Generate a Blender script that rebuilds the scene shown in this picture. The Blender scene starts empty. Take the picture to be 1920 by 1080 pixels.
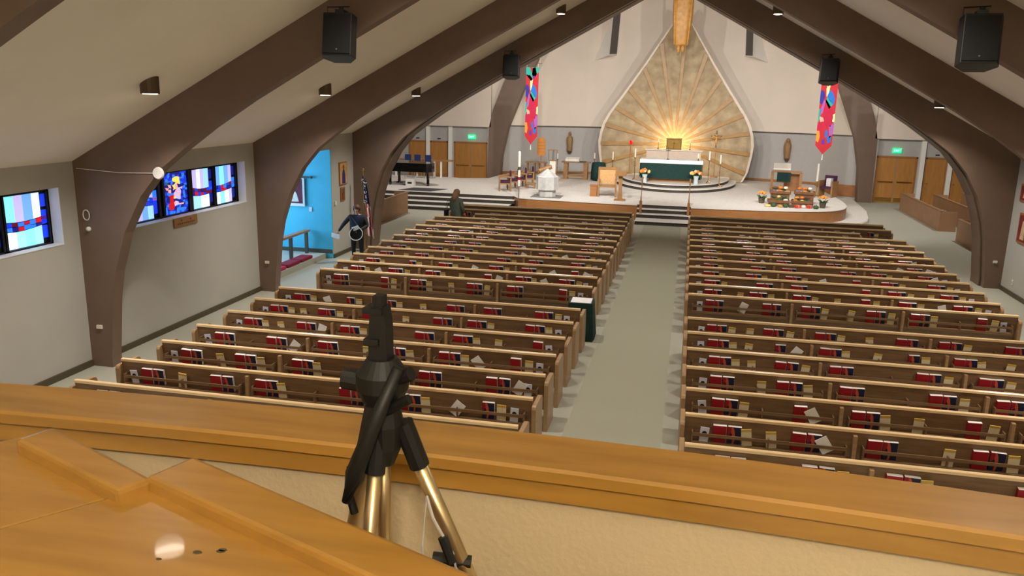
import bpy, bmesh, math, random
from mathutils import Vector, Matrix
random.seed(7)
S = bpy.context.scene
C = S.collection
PI = math.pi
# ------------------------------------------------------------------ camera
X0, H = 0.8037, 4.7
yaw, pit, rol = 0.207123, 0.231912, 0.0215031
cam = bpy.data.cameras.new('camera'); cam_o = bpy.data.objects.new('camera', cam); C.objects.link(cam_o)
cam.sensor_width = 36; cam.lens = 1538.63 / 1920 * 36; cam.clip_start = .05; cam.clip_end = 300
_f = Vector((-math.sin(yaw), math.cos(yaw), 0)); _r = Vector((math.cos(yaw), math.sin(yaw), 0)); _u = Vector((0, 0, 1))
_f2 = _f * math.cos(pit) - _u * math.sin(pit); _u2 = _u * math.cos(pit) + _f * math.sin(pit)
_r3 = _r * math.cos(rol) + _u2 * math.sin(rol); _u3 = _u2 * math.cos(rol) - _r * math.sin(rol)
M = Matrix((( _r3.x, _u3.x, -_f2.x, X0), (_r3.y, _u3.y, -_f2.y, 0), (_r3.z, _u3.z, -_f2.z, H), (0, 0, 0, 1)))
cam_o.matrix_world = M
S.camera = cam_o
S.view_settings.view_transform = 'Standard'; S.view_settings.look = 'None'
S.view_settings.exposure = 0.0; S.view_settings.gamma = 1.0; S.view_settings.use_curve_mapping = False
# ------------------------------------------------------------------ world: overcast daylight outside
w = bpy.data.worlds.new('world'); S.world = w; w.use_nodes = True
w.node_tree.nodes['Background'].inputs[0].default_value = (.55, .7, 1, 1)
w.node_tree.nodes['Background'].inputs[1].default_value = .6
# light levels (watts)
P_CAN, P_SANCT, P_GLOW, P_BALC, P_WINDOW = 600, 2080, 150, 930, 4.2
WARM = (1, .93, .85); WHITE = (1, .965, .925)
def lamp(name, kind, loc, power, col, target=None, size=.1, angle=120, blend=.8, parent=None):
    l = bpy.data.lights.new(name, kind); l.energy = power; l.color = col
    if kind == 'SPOT': l.spot_size = math.radians(angle); l.spot_blend = blend; l.shadow_soft_size = size
    elif kind == 'AREA': l.shape = 'DISK'; l.size = size
    else: l.shadow_soft_size = size
    o = bpy.data.objects.new(name, l); C.objects.link(o); o.location = loc
    if target is not None:
        o.rotation_euler = (Vector(target) - Vector(loc)).to_track_quat('-Z', 'Y').to_euler()
    if parent: o.parent = parent
    return o
# ------------------------------------------------------------------ materials
def lin(c):
    f = lambda v: v / 12.92 if v <= .04045 else ((v + .055) / 1.055) ** 2.4
    return tuple(f(v / 255) for v in c) + (1,)
MATS = {}
def mat(name, rgb, rough=.6, metal=0, var=.12, scale=6, stretch=(1, 1, 1), bump=0, bscale=80, emit=None, es=0, rgb2=None, coat=0):
    if name in MATS: return MATS[name]
    m = bpy.data.materials.new(name); m.use_nodes = True; nt = m.node_tree; N = nt.nodes; L = nt.links
    b = N['Principled BSDF']; b.inputs['Roughness'].default_value = rough; b.inputs['Metallic'].default_value = metal
    b.inputs['Coat Weight'].default_value = coat
    c = lin(rgb)
    tc = N.new('ShaderNodeTexCoord'); mp = N.new('ShaderNodeMapping'); mp.inputs['Scale'].default_value = stretch
    L.new(tc.outputs['Object'], mp.inputs['Vector'])
    if var > 0:
        n = N.new('ShaderNodeTexNoise'); n.inputs['Scale'].default_value = scale; n.inputs['Detail'].default_value = 5
        L.new(mp.outputs[0], n.inputs['Vector'])
        r = N.new('ShaderNodeValToRGB'); r.color_ramp.elements[0].position = .3; r.color_ramp.elements[1].position = .7
        d = lin(rgb2) if rgb2 else tuple(v * (1 - var) for v in c[:3]) + (1,)
        r.color_ramp.elements[0].color = d
        r.color_ramp.elements[1].color = c if rgb2 else tuple(min(1, v * (1 + var)) for v in c[:3]) + (1,)
        L.new(n.outputs[0], r.inputs[0]); L.new(r.outputs[0], b.inputs['Base Color'])
    else: b.inputs['Base Color'].default_value = c
    if bump:
        n2 = N.new('ShaderNodeTexNoise'); n2.inputs['Scale'].default_value = bscale; L.new(mp.outputs[0], n2.inputs['Vector'])
        bp = N.new('ShaderNodeBump'); bp.inputs['Strength'].default_value = bump; bp.inputs['Distance'].default_value = .02
        L.new(n2.outputs[0], bp.inputs['Height']); L.new(bp.outputs[0], b.inputs['Normal'])
    if emit: b.inputs['Emission Color'].default_value = lin(emit); b.inputs['Emission Strength'].default_value = es
    MATS[name] = m
    return m
WALL = mat('cream_paint', (184, 181, 172), .8, var=.03, scale=1.5, bump=.08)
CEIL = mat('ceiling_plaster', (250, 240, 224), .85, var=.02, scale=1, bump=.08)
BLUE = mat('turquoise_paint', (82, 190, 212), .7, var=.03)
GREYW = mat('grey_paint', (178, 173, 168), .8, var=.03)
UPPER = mat('pale_plaster', (222, 208, 192), .85, var=.03, scale=.8, bump=.1, bscale=30)
BROWN = mat('brown_painted_timber', (120, 98, 82), .55, var=.05, scale=3)
BASEB = mat('dark_baseboard', (82, 72, 52), .5, var=.06)
CARPET = mat('grey_green_carpet', (176, 174, 158), .95, var=.06, scale=120, bump=.25, bscale=400)
RUNNER = mat('aisle_runner_carpet', (160, 158, 138), .95, var=.08, scale=150, bump=.25, bscale=400)
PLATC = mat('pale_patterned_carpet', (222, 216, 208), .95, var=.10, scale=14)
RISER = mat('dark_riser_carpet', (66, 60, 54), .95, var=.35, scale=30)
NOSE = mat('white_step_nosing', (235, 228, 215), .6, var=.02)
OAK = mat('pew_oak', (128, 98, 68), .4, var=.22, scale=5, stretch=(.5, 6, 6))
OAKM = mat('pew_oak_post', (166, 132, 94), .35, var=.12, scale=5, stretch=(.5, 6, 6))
OAKL = mat('pew_oak_rail_glint', (240, 206, 156), .2, var=.12, scale=5, stretch=(.5, 6, 6))  # paler than the pew oak: the rails' overhead glint is put into the colour
HONEY = mat('honey_oak', (168, 124, 56), .25, var=.16, scale=4, stretch=(.6, 5, 5), coat=.3)
PANELW = mat('platform_oak_panel', (160, 108, 62), .4, var=.1, scale=3, stretch=(.5, 3, 3))
STALLW = mat('stall_oak', (166, 126, 92), .45, var=.08, scale=3)
DOORW = mat('door_oak', (176, 122, 60), .4, var=.12, scale=3, stretch=(4, 4, .6))
CHAIRW = mat('chair_oak', (158, 116, 72), .4, var=.12, scale=6)
BLACK = mat('black_plastic', (16, 16, 16), .45, var=.1)
GLOSS = mat('black_lacquer', (10, 10, 11), .08, var=0, coat=.6)
BRASS = mat('brass', (205, 165, 90), .25, 1, var=.08)
GOLDLEG = mat('champagne_anodised', (200, 178, 138), .3, .9, var=.05)
STEEL = mat('steel', (170, 170, 170), .3, .9, var=.03)
WHITEP = mat('white_paint', (238, 234, 226), .6, var=.02)
CLOTHW = mat('white_linen', (240, 238, 240), .9, var=.03, scale=20)
CLOTHG = mat('green_cloth', (10, 50, 45), .85, var=.15, scale=8)
MARBLE = mat('grey_marble', (196, 194, 190), .35, var=.12, scale=5)
STONE = mat('reredos_plaster', (196, 178, 146), .8, var=.0, scale=5, rgb2=None)
STONE = mat('reredos_mottled', (184, 166, 134), .8, var=.2, scale=2.2, rgb2=(146, 126, 98), bump=.3, bscale=12)
RAYW = mat('ray_oak', (160, 122, 66), .4, var=.1)
GOLDW = mat('golden_carved_wood', (206, 150, 76), .45, var=.18, scale=6)
PURPLE = mat('purple_upholstery', (74, 34, 66), .9, var=.15)
NAVYC = mat('blue_upholstery', (24, 44, 96), .85, var=.1)
CRIMSON = mat('crimson_cushion', (128, 14, 40), .85, var=.12)
PINKC = mat('pink_red_cushion', (196, 36, 76), .85, var=.1)
REDB = mat('red_book_cover', (158, 18, 30), .45, var=.06)
PAGES = mat('white_page_edges', (246, 242, 236), .8, var=.02)
CREAMB = mat('cream_booklet_paper', (228, 214, 176), .8, var=.05)
YELLOWB = mat('yellow_booklet_strip', (206, 172, 84), .8, var=.05)
SKIN = mat('skin', (205, 152, 128), .6, var=.04)
HAIRB = mat('brown_hair', (92, 52, 36), .6, var=.2, scale=40)
HAIRL = mat('blonde_hair', (176, 140, 100), .6, var=.2, scale=40)
def stripes_mat(name, base, others):
    """base colour plus a few blobs by object coordinates: (rgb, centre, radius)"""
    m = mat(name, base, .45, var=0); nt = m.node_tree; N = nt.nodes; L = nt.links; b = N['Principled BSDF']
    tc = N.new('ShaderNodeTexCoord'); prev = None
    rgb = N.new('ShaderNodeRGB'); rgb.outputs[0].default_value = lin(base); prev = rgb.outputs[0]
    for col, cen, rad in others:
        mp = N.new('ShaderNodeMapping'); mp.inputs['Location'].default_value = [-c / r for c, r in zip(cen, rad)]
        mp.inputs['Scale'].default_value = [1 / r for r in rad]
        L.new(tc.outputs['Object'], mp.inputs[0])
        ln = N.new('ShaderNodeVectorMath'); ln.operation = 'LENGTH'; L.new(mp.outputs[0], ln.inputs[0])
        lt = N.new('ShaderNodeMath'); lt.operation = 'LESS_THAN'; lt.inputs[1].default_value = 1; L.new(ln.outputs['Value'], lt.inputs[0])
        mx = N.new('ShaderNodeMix'); mx.data_type = 'RGBA'; L.new(lt.outputs[0], mx.inputs['Factor'])
        L.new(prev, mx.inputs['A']); mx.inputs['B'].default_value = lin(col); prev = mx.outputs['Result']
    L.new(prev, b.inputs['Base Color'])
    return m
NAVYB = stripes_mat('navy_missal_cover', (22, 28, 62), [((196, 84, 50), (-.035, 0, .10), (.045, 1, .14)), ((22, 28, 62), (-.055, 0, .06), (.035, 1, .11)), ((150, 24, 34), (-.075, 0, .2), (.04, 1, .08))])
CARDM = stripes_mat('picture_card', (226, 226, 238), [((30, 30, 52), (0, 0, .12), (.03, 1, .03)), ((60, 60, 90), (.01, 0, .10), (.045, 1, .016))])
# ------------------------------------------------------------------ mesh helper
class MB:
    def __init__(s): s.v = []; s.f = []; s.m = []; s.cur = 0
    def add(s, vs, fs):
        o = len(s.v); s.v += [tuple(v) for v in vs]; s.f += [tuple(i + o for i in f) for f in fs]; s.m += [s.cur] * len(fs); return s
    def box(s, x0, x1, y0, y1, z0, z1):
        return s.add([(x, y, z) for z in (z0, z1) for y in (y0, y1) for x in (x0, x1)],
                     [(0, 2, 3, 1), (4, 5, 7, 6), (0, 1, 5, 4), (2, 6, 7, 3), (0, 4, 6, 2), (1, 3, 7, 5)])
    def prism(s, pts, ax, a, b):
        """2-D outline extruded along axis ax: 'x': pts=(y,z) 'y': pts=(x,z) 'z': pts=(x,y)"""
        mk = {'x': lambda p, t: (t, p[0], p[1]), 'y': lambda p, t: (p[0], t, p[1]), 'z': lambda p, t: (p[0], p[1], t)}[ax]
        n = len(pts); vs = [mk(p, a) for p in pts] + [mk(p, b) for p in pts]
        return s.add(vs, [tuple(range(n))[::-1], tuple(range(n, 2 * n))] + [(i, (i + 1) % n, n + (i + 1) % n, n + i) for i in range(n)])
    def lathe(s, prof, n=16, cen=(0, 0), sx=1, sy=1, fold=None):
        vs = []
        for k, (r, z) in enumerate(prof):
            for i in range(n):
                a = 2 * PI * i / n; q = r * (fold(a, z) if fold else 1)
                vs.append((cen[0] + q * sx * math.cos(a), cen[1] + q * sy * math.sin(a), z))
        fs = [(k * n + i, k * n + (i + 1) % n, (k + 1) * n + (i + 1) % n, (k + 1) * n + i) for k in range(len(prof) - 1) for i in range(n)]
        fs += [tuple(range(n))[::-1], tuple(range((len(prof) - 1) * n, len(prof) * n))]
        return s.add(vs, fs)
    def tube(s, path, r, n=8):
        path = [Vector(p) for p in path]; rs = r if isinstance(r, (list, tuple)) else [r] * len(path)
        vs = []
        for i, p in enumerate(path):
            t = (path[min(i + 1, len(path) - 1)] - path[max(i - 1, 0)]).normalized()
            a = t.cross(Vector((0, 0, 1))) if abs(t.z) < .95 else t.cross(Vector((0, 1, 0)))
            a.normalize(); b = t.cross(a)
            for k in range(n):
                q = 2 * PI * k / n; vs.append(p + (a * math.cos(q) + b * math.sin(q)) * rs[i])
        fs = [(i * n + k, i * n + (k + 1) % n, (i + 1) * n + (k + 1) % n, (i + 1) * n + k) for i in range(len(path) - 1) for k in range(n)]
        fs += [tuple(range(n))[::-1], tuple(range((len(path) - 1) * n, len(path) * n))]
        return s.add(vs, fs)
    def ball(s, c, r, n=10, m=7, sc=(1, 1, 1)):
        prof = [(max(.001, math.sin(PI * i / m)), -math.cos(PI * i / m)) for i in range(m + 1)]
        t = MB().lathe(prof, n)
        return s.add([(c[0] + v[0] * r * sc[0], c[1] + v[1] * r * sc[1], c[2] + v[2] * r * sc[2]) for v in t.v], t.f)
    def mesh(s, name, mats, smooth=False, bevel=0):
        me = bpy.data.meshes.new(name); me.from_pydata(s.v, [], s.f)
        for q in (mats if isinstance(mats, (list, tuple)) else [mats]): me.materials.append(q)
        for p, i in zip(me.polygons, s.m): p.material_index = i; p.use_smooth = smooth
        bm = bmesh.new(); bm.from_mesh(me); bmesh.ops.recalc_face_normals(bm, faces=bm.faces)
        if bevel: bmesh.ops.bevel(bm, geom=list(bm.edges), offset=bevel, segments=2, affect='EDGES', profile=.6, clamp_overlap=True)
        bm.to_mesh(me); bm.free(); return me
    def build(s, name, mats, parent=None, loc=(0, 0, 0), rot=(0, 0, 0), smooth=False, bevel=0):
        return link(name, s.mesh(name, mats, smooth, bevel), parent, loc, rot)
def link(name, me, parent=None, loc=(0, 0, 0), rot=(0, 0, 0)):
    o = bpy.data.objects.new(name, me); C.objects.link(o); o.location = loc; o.rotation_euler = rot
    if parent: o.parent = parent
    return o
def tag(o, label, cat, group=None):
    o['label'] = label; o['category'] = cat
    if group: o['group'] = group
    return o
def struct(o): o['kind'] = 'structure'; return o
def thing(name, label, cat, loc=(0, 0, 0), rz=0, group=None):
    o = link(name, None, None, loc, (0, 0, rz)); o.empty_display_size = .1
    return tag(o, label, cat, group)
def copy_tree(o, parent=None):
    c = o.copy(); C.objects.link(c); c.parent = parent
    for ch in o.children: copy_tree(ch, c)
    return c
def box(name, m, dims, parent=None, bevel=0): return MB().box(*dims).build(name, m, parent, bevel=bevel)
# ================================================================== SETTING
EAVE, SL, RIDGE = 3.49, .545, 8.395
floor = MB().box(-16, 16, -4, 46, -.2, 0).build('floor', CARPET); struct(floor)
rn = MB().box(-.69, .69, 2, 31.0, 0, .006).build('floor_runner', RUNNER); struct(rn)
# left wall with two window openings and the alcove opening
b = MB()
for y0, y1, z0, z1 in [(-4, 6.5, 0, 3.5), (6.5, 11.3, 0, 2.18), (6.5, 11.3, 3.1, 3.5), (11.3, 12.3, 0, 3.5), (12.3, 17.0, 0, 2.18), (12.3, 17.0, 3.1, 3.5),
                       (17.0, 18.1, 0, 3.5), (18.1, 21.6, 3.09, 3.5), (21.605, 23.3, 0, 3.5)]:
    b.box(-9.35, -9, y0, y1, z0, z1)
struct(b.build('wall_left', WALL))
struct(box('wall_right', WALL, (9, 9.35, -4, 23.3, 0, 3.5)))
b = MB()
for y0, y1 in [(-4, 11.66), (11.9, 17.41), (17.65, 18.1), (21.6, 23.17)]: b.box(-9, -8.97, y0, y1, 0, .11)
struct(b.build('baseboard_left', BASEB))
b = MB()
for y0, y1 in [(-4, 11.66), (11.9, 17.41), (17.65, 23.17)]: b.box(8.97, 9, y0, y1, 0, .11)
struct(b.build('baseboard_right', BASEB))
for sgn, nm in ((-1, 'ceiling_left'), (1, 'ceiling_right')):
    pts = [(sgn * 9.35, EAVE - .19), (0, RIDGE), (0, RIDGE + .2), (sgn * 9.35, EAVE + .01)]
    struct(MB().prism(pts, 'y', -4, 23.5).build(nm, CEIL))
struct(box('wall_back', WALL, (-9.35, 9.35, -4.2, -4, 0, 8.6)))
# alcove beyond the left wall
b = MB(); b.box(-12.2, -9.0, 21.56, 21.6, 0, 3.09)
struct(b.build('wall_alcove_far', BLUE))
struct(box('wall_alcove_near', BLUE, (-12.2, -9.35, 17.95, 18.1, 0, 3.2)))
b = MB(); b.box(-12.2, -12, 18.1, 21.6, 0, 1.0); b.box(-12.2, -12, 18.1, 21.6, 2.8, 3.2); b.box(-12.2, -12, 18.1, 18.5, 1, 2.8); b.box(-12.2, -12, 21.2, 21.6, 1, 2.8)
struct(b.build('wall_alcove_back', BLUE))
struct(box('ceiling_alcove', WALL, (-12.2, -9.35, 17.95, 21.75, 3.09, 3.25)))
struct(box('floor_alcove_step', CARPET, (-12, -9.2, 18.1, 21.6, 0, .15)))
b = MB(); b.box(-12, -9.02, 21.53, 21.56, .15, .26); struct(b.build('baseboard_alcove', BASEB))
DAY = mat('daylit_obscured_glass', (190, 215, 245), .5, var=0, emit=(170, 210, 255), es=P_WINDOW * 2.8)
g = struct(link('window_alcove', None)); box('pane', DAY, (-12.12, -12.08, 18.5, 21.2, 1, 2.8), g); box('window_frame', BLACK, (-12.14, -12.05, 19.82, 19.88, 1, 2.8), g)
# sanctuary shell
struct(box('wall_wing_left', GREYW, (-16, -9.0, 23.2, 23.5, 0, 13)))
struct(box('wall_wing_right', GREYW, (9.0, 16, 23.2, 23.5, 0, 13)))
gp = [(-9.0, 3.3), (0, RIDGE + .1), (9.0, 3.3), (9.0, 13), (-9.0, 13)]
struct(MB().prism([(-9, 3.55), (0, 8.45), (0, 13), (-9, 13)], 'y', 23.5, 23.7).prism([(9, 3.55), (9, 13), (0, 13), (0, 8.45)], 'y', 23.5, 23.7).build('wall_gable', UPPER))
struct(box('ceiling_sanctuary', UPPER, (-16, 16, 23.5, 46.2, 13, 13.2)))
for sx, nm in ((-1, 'wall_side_left'), (1, 'wall_side_right')):
    struct(box(nm, GREYW, (min(sx * 16, sx * 16.2), max(sx * 16, sx * 16.2), 23.2, 46, 0, 13)))
arc = lambda x, y0=45.0: y0 - (x / 9.2) ** 2 * 2.5
def arc_wall(name, m, x0, x1, z0, z1, off, th, n=24):
    o_ = [(x0 + (x1 - x0) * i / n, arc(x0 + (x1 - x0) * i / n) + off) for i in range(n + 1)]
    return struct(MB().prism(o_ + [(x, y + th) for x, y in o_[::-1]], 'z', z0, z1).build(name, m))
arc_wall('wall_apse_lower', GREYW, -9.3, 9.3, 0, 3.3, 0, .2)
arc_wall('wall_apse_upper', UPPER, -9.3, 9.3, 3.12, 13, -.35, .25)
b = MB()
for sx in (-1, 1): b.box(min(sx * 9.3, sx * 16), max(sx * 9.3, sx * 16), 41.9, 42.1, 3.02, 13)
struct(b.build('wall_wing_upper', UPPER))
b = MB()
for sx in (-1, 1): b.box(min(sx * 9.3, sx * 16), max(sx * 9.3, sx * 16), 42.3, 42.5, 0, 3.2)
struct(b.build('wall_wing_lower', GREYW))
arc_wall('baseboard_apse', PANELW, -9.3, 9.3, .15, .72, -.03, .03)
# doors
dn = 0
for sx in (-1, 1):
    for kind, xa, xb in (('d', 9.6, 11.3), ('s', 11.78, 12.62), ('s', 12.95, 13.8)):
        dn += 1; d = struct(link('door_%d' % dn, None, None, (sx * (xa + xb) / 2, 42.3, 0))); hw = (xb - xa) / 2
        fr = MB(); fr.box(-hw - .06, -hw, -.05, 0, 0, 2.2); fr.box(hw, hw + .06, -.05, 0, 0, 2.2); fr.box(-hw - .06, hw + .06, -.05, 0, 2.14, 2.22); fr.build('door_frame', PANELW, d)
        for a, c_ in ([(-hw, -.01), (.01, hw)] if kind == 'd' else [(-hw, hw)]):
            lf = box('door_leaf', DOORW, (a + .005, c_ - .005, -.04, 0, .01, 2.13), d)
            if kind == 'd':
                box('push_bar', BRASS, (a + .08, c_ - .08, -.11, -.07, .98, 1.03), lf); box('kick_plate', BRASS, (a + .04, c_ - .04, -.046, -.04, .05, .25), lf)
            else: MB().ball((a + .08, -.09, 1.0), .035).build('knob', BRASS, lf, smooth=True)
        if kind == 's': box('number_plate', BLACK, (-.09, .09, -.02, 0, 2.3, 2.36), d)
    # white pilasters between doors
    pl = MB()
    for x in (9.42, 11.55, 12.78): pl.box(sx * x - .1, sx * x + .1, 42.15, 42.3, 0, 3.1)
    struct(pl.build('trim_pilasters_%s' % ('left' if sx < 0 else 'right'), WHITEP))
    e = thing('exit_sign', 'lit green exit sign above double doors %s' % ('behind the piano' if sx < 0 else 'behind the choir stalls'), 'exit sign', (sx * 10.4, 42.22, 2.48))
    box('housing', mat('exit_green', (20, 190, 110), .4, var=0, emit=(20, 225, 130), es=1.6), (-.19, .19, -.03, .06, -.11, .11), e)
    cu = bpy.data.curves.new('lettering', 'FONT'); cu.body = 'EXIT'; cu.size = .15; cu.align_x = 'CENTER'; cu.align_y = 'CENTER'; cu.extrude = .003
    tmp = link('lettering_source', cu); cu.materials.append(mat('exit_letters', (200, 255, 225), .4, var=0, emit=(190, 255, 220), es=2.0)); bpy.context.view_layer.update()
    lm = bpy.data.meshes.new_from_object(tmp.evaluated_get(bpy.context.evaluated_depsgraph_get())); bpy.data.objects.remove(tmp)
    link('lettering', lm, e, (0, -.034, 0), (PI / 2, 0, 0))['kind'] = 'stuff'
# arched frames
intr = [(8.6, 0), (8.6, .18), (8.48, 1.22), (8.38, 1.69), (8.15, 2.35), (7.8, 2.96), (7.4, 3.42), (6.95, 3.76), (6.48, 4.09), (5.79, 4.52), (4.46, 5.27), (0, 7.70)]
def frame_outline(d=0):
    outer = [(9, 0), (9, EAVE), (0, RIDGE)]
    i_ = [(x - d, z + d * .3 if z > 3 else z) for x, z in intr]
    right = outer + i_[::-1]
    return right
FR = [('first', 5.9), ('second', 11.66), ('third', 17.41)]
for nm, y in FR:
    f = thing('arch_frame', 'brown timber arch frame, %s of the nave frames counted from the balcony' % nm, 'arch beam', (0, y, 0))
    for s in (-1, 1):
        MB().prism([(s * x, z) for x, z in frame_outline()], 'y', 0, .24).build('frame_leg', BROWN, f)
        box('junction_box', NOSE, (s * 8.78 - .05, s * 8.78 + .05, -.03, 0, .68, .74), f)
f = thing('arch_frame', 'double brown timber arch frame opening onto the sanctuary', 'arch beam', (0, 23.17, 0))
for s in (-1, 1):
    MB().prism([(s * x, z) for x, z in frame_outline()], 'y', 0, .24).build('frame_leg', BROWN, f)
    MB().prism([(s * x, z) for x, z in frame_outline(.05)], 'y', .27, .93).build('frame_leg', BROWN, f)
    box('junction_box', NOSE, (s * 8.78 - .05, s * 8.78 + .05, -.03, 0, .68, .74), f)
    MB().prism([(s * (x + .01), z) for x, z in frame_outline()[3:][::-1]] + [(s * (x - .03), z - .0) for x, z in frame_outline()[3:]], 'y', .24, .27).build('reveal_groove', BASEB, f)
f = thing('apse_rib_frame', 'brown curved ribs rising up the sanctuary back wall', 'arch beam', (0, 42, 0))
for s in (-1, 1):
    po = [(9.45, 0), (9.4, 3.0), (9.2, 3.9), (8.6, 5.4), (6.6, 9.2), (5.4, 11.2)]; pi_ = [(8.82, 0), (8.72, 1.6), (8.4, 3.05), (7.45, 5.4), (5.6, 9.2), (4.6, 11.2)]
    MB().prism([(s * x, z) for x, z in po + pi_[::-1]], 'y', -.1, .5).build('rib', BROWN, f)
# ------------------------------------------------------------------ stained glass
GP = {}
def glass(name, rgb, k=1.0):
    if name not in GP: GP[name] = mat('stained_' + name, rgb, .3, var=0, emit=rgb, es=P_WINDOW * k)
    return GP[name]
LIGHTS = [glass('ice', (150, 205, 255), .28), glass('lavender', (185, 178, 245), .26), glass('white', (205, 225, 255), .32), glass('aqua', (130, 225, 245), .28), glass('sky', (110, 165, 245), .26)]
DEEP = [glass('cobalt', (20, 50, 200), .3), glass('navy', (14, 24, 110), .3), glass('blue', (40, 110, 230), .3), glass('ruby', (180, 16, 30), .3), glass('wine', (90, 14, 30), .3)]
GOLD = glass('gold', (235, 190, 80), .35); FLESH = glass('rose', (225, 160, 150), .3); GREENG = glass('green', (30, 90, 80), .3)
LEAD = mat('black_lead', (10, 10, 14), .5, var=0)
def piece(par, pts, m): MB().prism(pts, 'x', 0, .012).build('pane', m, par)
def cell(par, y0, y1, seed):
    R = random.Random(seed); n = 4; z0, z1 = 2.22, 3.03
    ws = [R.uniform(.8, 1.25) for _ in range(n)]; t = sum(ws); ys = [y0]
    for q in ws: ys.append(ys[-1] + q / t * (y1 - y0 - .12))
    cv = lambda y: 2.67 + .05 * math.sin((y - y0) / (y1 - y0) * 2.6 + seed); cb = lambda y: 2.50 + .03 * math.sin((y - y0) * 4 + seed)
    for i in range(n):
        a, c_ = ys[i] + .004, ys[i + 1] - .004
        piece(par, [(a, cv(a)), (c_, cv(c_)), (c_, z1), (a, z1)], R.choice(LIGHTS)); piece(par, [(a, z0), (c_, z0), (c_, cb(c_)), (a, cb(a))], R.choice(LIGHTS))
    k = 7
    for i in range(k):
        a = y0 + (y1 - y0) * i / k + .006; c_ = y0 + (y1 - y0) * (i + 1) / k - .006; mid = (cb(a) + cv(a)) / 2 + R.uniform(-.02, .02)
        piece(par, [(a, cb(a) + .012), (c_, cb(c_) + .012), (c_, mid), (a, mid)], R.choice(DEEP)); piece(par, [(a, mid + .01), (c_, mid + .01), (c_, cv(c_) - .012), (a, cv(a) - .012)], R.choice(DEEP))
    for z in (2.3, 2.55, 2.8): piece(par, [(ys[-1] + .01, z), (y1, z), (y1, z + .2), (ys[-1] + .01, z + .2)], R.choice(DEEP[:3]))
def window(n, y0, y1, cells, pic):
    wn = struct(link('window_%d' % n, None, None, (-9.24, 0, 0)))
    box('backing', LEAD, (-.03, -.002, y0, y1, 2.18, 3.1), wn)
    fr = MB()
    for y in [y0 + .03, y1 - .03] + [q for c_ in cells for q in (c_[0] - .05, c_[1] + .05)] + ([pic[0] - .05, pic[1] + .05] if pic else []): fr.box(-.02, .045, y - .03, y + .03, 2.18, 3.1)
    fr.box(-.02, .045, y0, y1, 3.05, 3.1); fr.box(-.02, .045, y0, y1, 2.18, 2.215)
    fr.build('window_frame', LEAD, wn)
    box('window_sill', WHITEP, (.05, .25, y0, y1, 2.18, 2.19), wn); box('window_jamb', WHITEP, (.05, .24, y1 - .01, y1, 2.19, 3.1), wn)
    for i, (a, c_) in enumerate(cells): cell(wn, a, c_, n * 10 + i)
    if pic:
        R = random.Random(5); a0, a1 = pic; nx, nz = 10, 17; jit = {}
        P = lambda i, k: (a0 + (a1 - a0) * i / nx + (jit.setdefault((i, k), (R.uniform(-.03, .03), R.uniform(-.025, .025)))[0] if 0 < i < nx else 0), 2.22 + .82 * k / nz + (jit.setdefault((i, k), (0, 0))[1] if 0 < k < nz else 0))
        for i in range(nx):
            for k in range(nz):
                u, v = (i + .5) / nx, (k + .5) / nz
                m = R.choice(DEEP[:3])
                if abs(u - .55) < .13 and .15 < v < .75: m = R.choice([FLESH, LIGHTS[1], DEEP[1], GOLD])
                if abs(u - .55) < .11 and .75 < v < .9: m = GOLD
                if .15 < u < .42 and .12 < v < .45: m = DEEP[3]
                if .1 < u < .35 and .5 < v < .75: m = R.choice([GREENG, DEEP[1], FLESH])
                if .65 < u < .85 and .2 < v < .65: m = R.choice([GOLD, DEEP[0], DEEP[1], FLESH])
                q = [P(i, k), P(i + 1, k), P(i + 1, k + 1), P(i, k + 1)]; cx = sum(t[0] for t in q) / 4; cz = sum(t[1] for t in q) / 4
                piece(wn, [(cx + (y - cx) * .93, cz + (z - cz) * .93) for y, z in q], m)
    return wn
window(1, 6.5, 11.3, [(10.42, 11.25), (9.45, 10.28), (7.4, 8.2), (6.62, 7.3)], (8.35, 9.3))
window(2, 12.3, 17.0, [(12.45, 13.15), (13.3, 14.08), (15.26, 16.0), (16.14, 16.9)], (14.32, 15.09))
sg = thing('wall_plaque', 'narrow wooden plaque with dark lettering under the stained glass window', 'plaque', (-8.985, 14.6, 2.09))
box('board', CHAIRW, (-.015, .015, -.39, .39, -.09, .08), sg)
lt = MB(); R = random.Random(3)
for z, n in ((.03, 2), (-.03, 9)):
    for i in range(n): y = -.3 + .6 * (i + .5) / n; lt.box(.015, .018, y - .02, y + .02, z - .015, z + .015)
lt.build('lettering', BASEB, sg)['kind'] = 'stuff'
# ================================================================== PLATFORM
def smooth_poly(pts, it=2):
    for _ in range(it):
        q = []
        for i in range(len(pts)):
            a, c_ = pts[i], pts[(i + 1) % len(pts)]
            q += [(a[0] * .75 + c_[0] * .25, a[1] * .75 + c_[1] * .25), (a[0] * .25 + c_[0] * .75, a[1] * .25 + c_[1] * .75)]
        pts = q
    return pts
pf = thing('sanctuary_platform', 'raised sanctuary platform with pale carpet, oak front panels and carpeted steps', 'platform')
left = [(-14.5, 33.3), (-6.2, 33.3), (-5.9, 32.7), (-5.5, 32.55), (-3.2, 32.35), (-1.05, 32.2), (-1.05, 32.6), (1.0, 32.6), (1.0, 32.1), (3.5, 32.35)]
curve = [(5.2, 32.65), (6.0, 32.95), (6.7, 33.6), (7.1, 34.6), (7.25, 36), (7.2, 38.1), (7.0, 40.5), (7.0, 43.4)]
back = [(4, 44.4), (-4, 44.4), (-7, 43.4), (-8.7, 42.4), (-8.9, 39.95), (-10.2, 39.4), (-10.5, 39.6), (-14.5, 39.8)]
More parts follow.
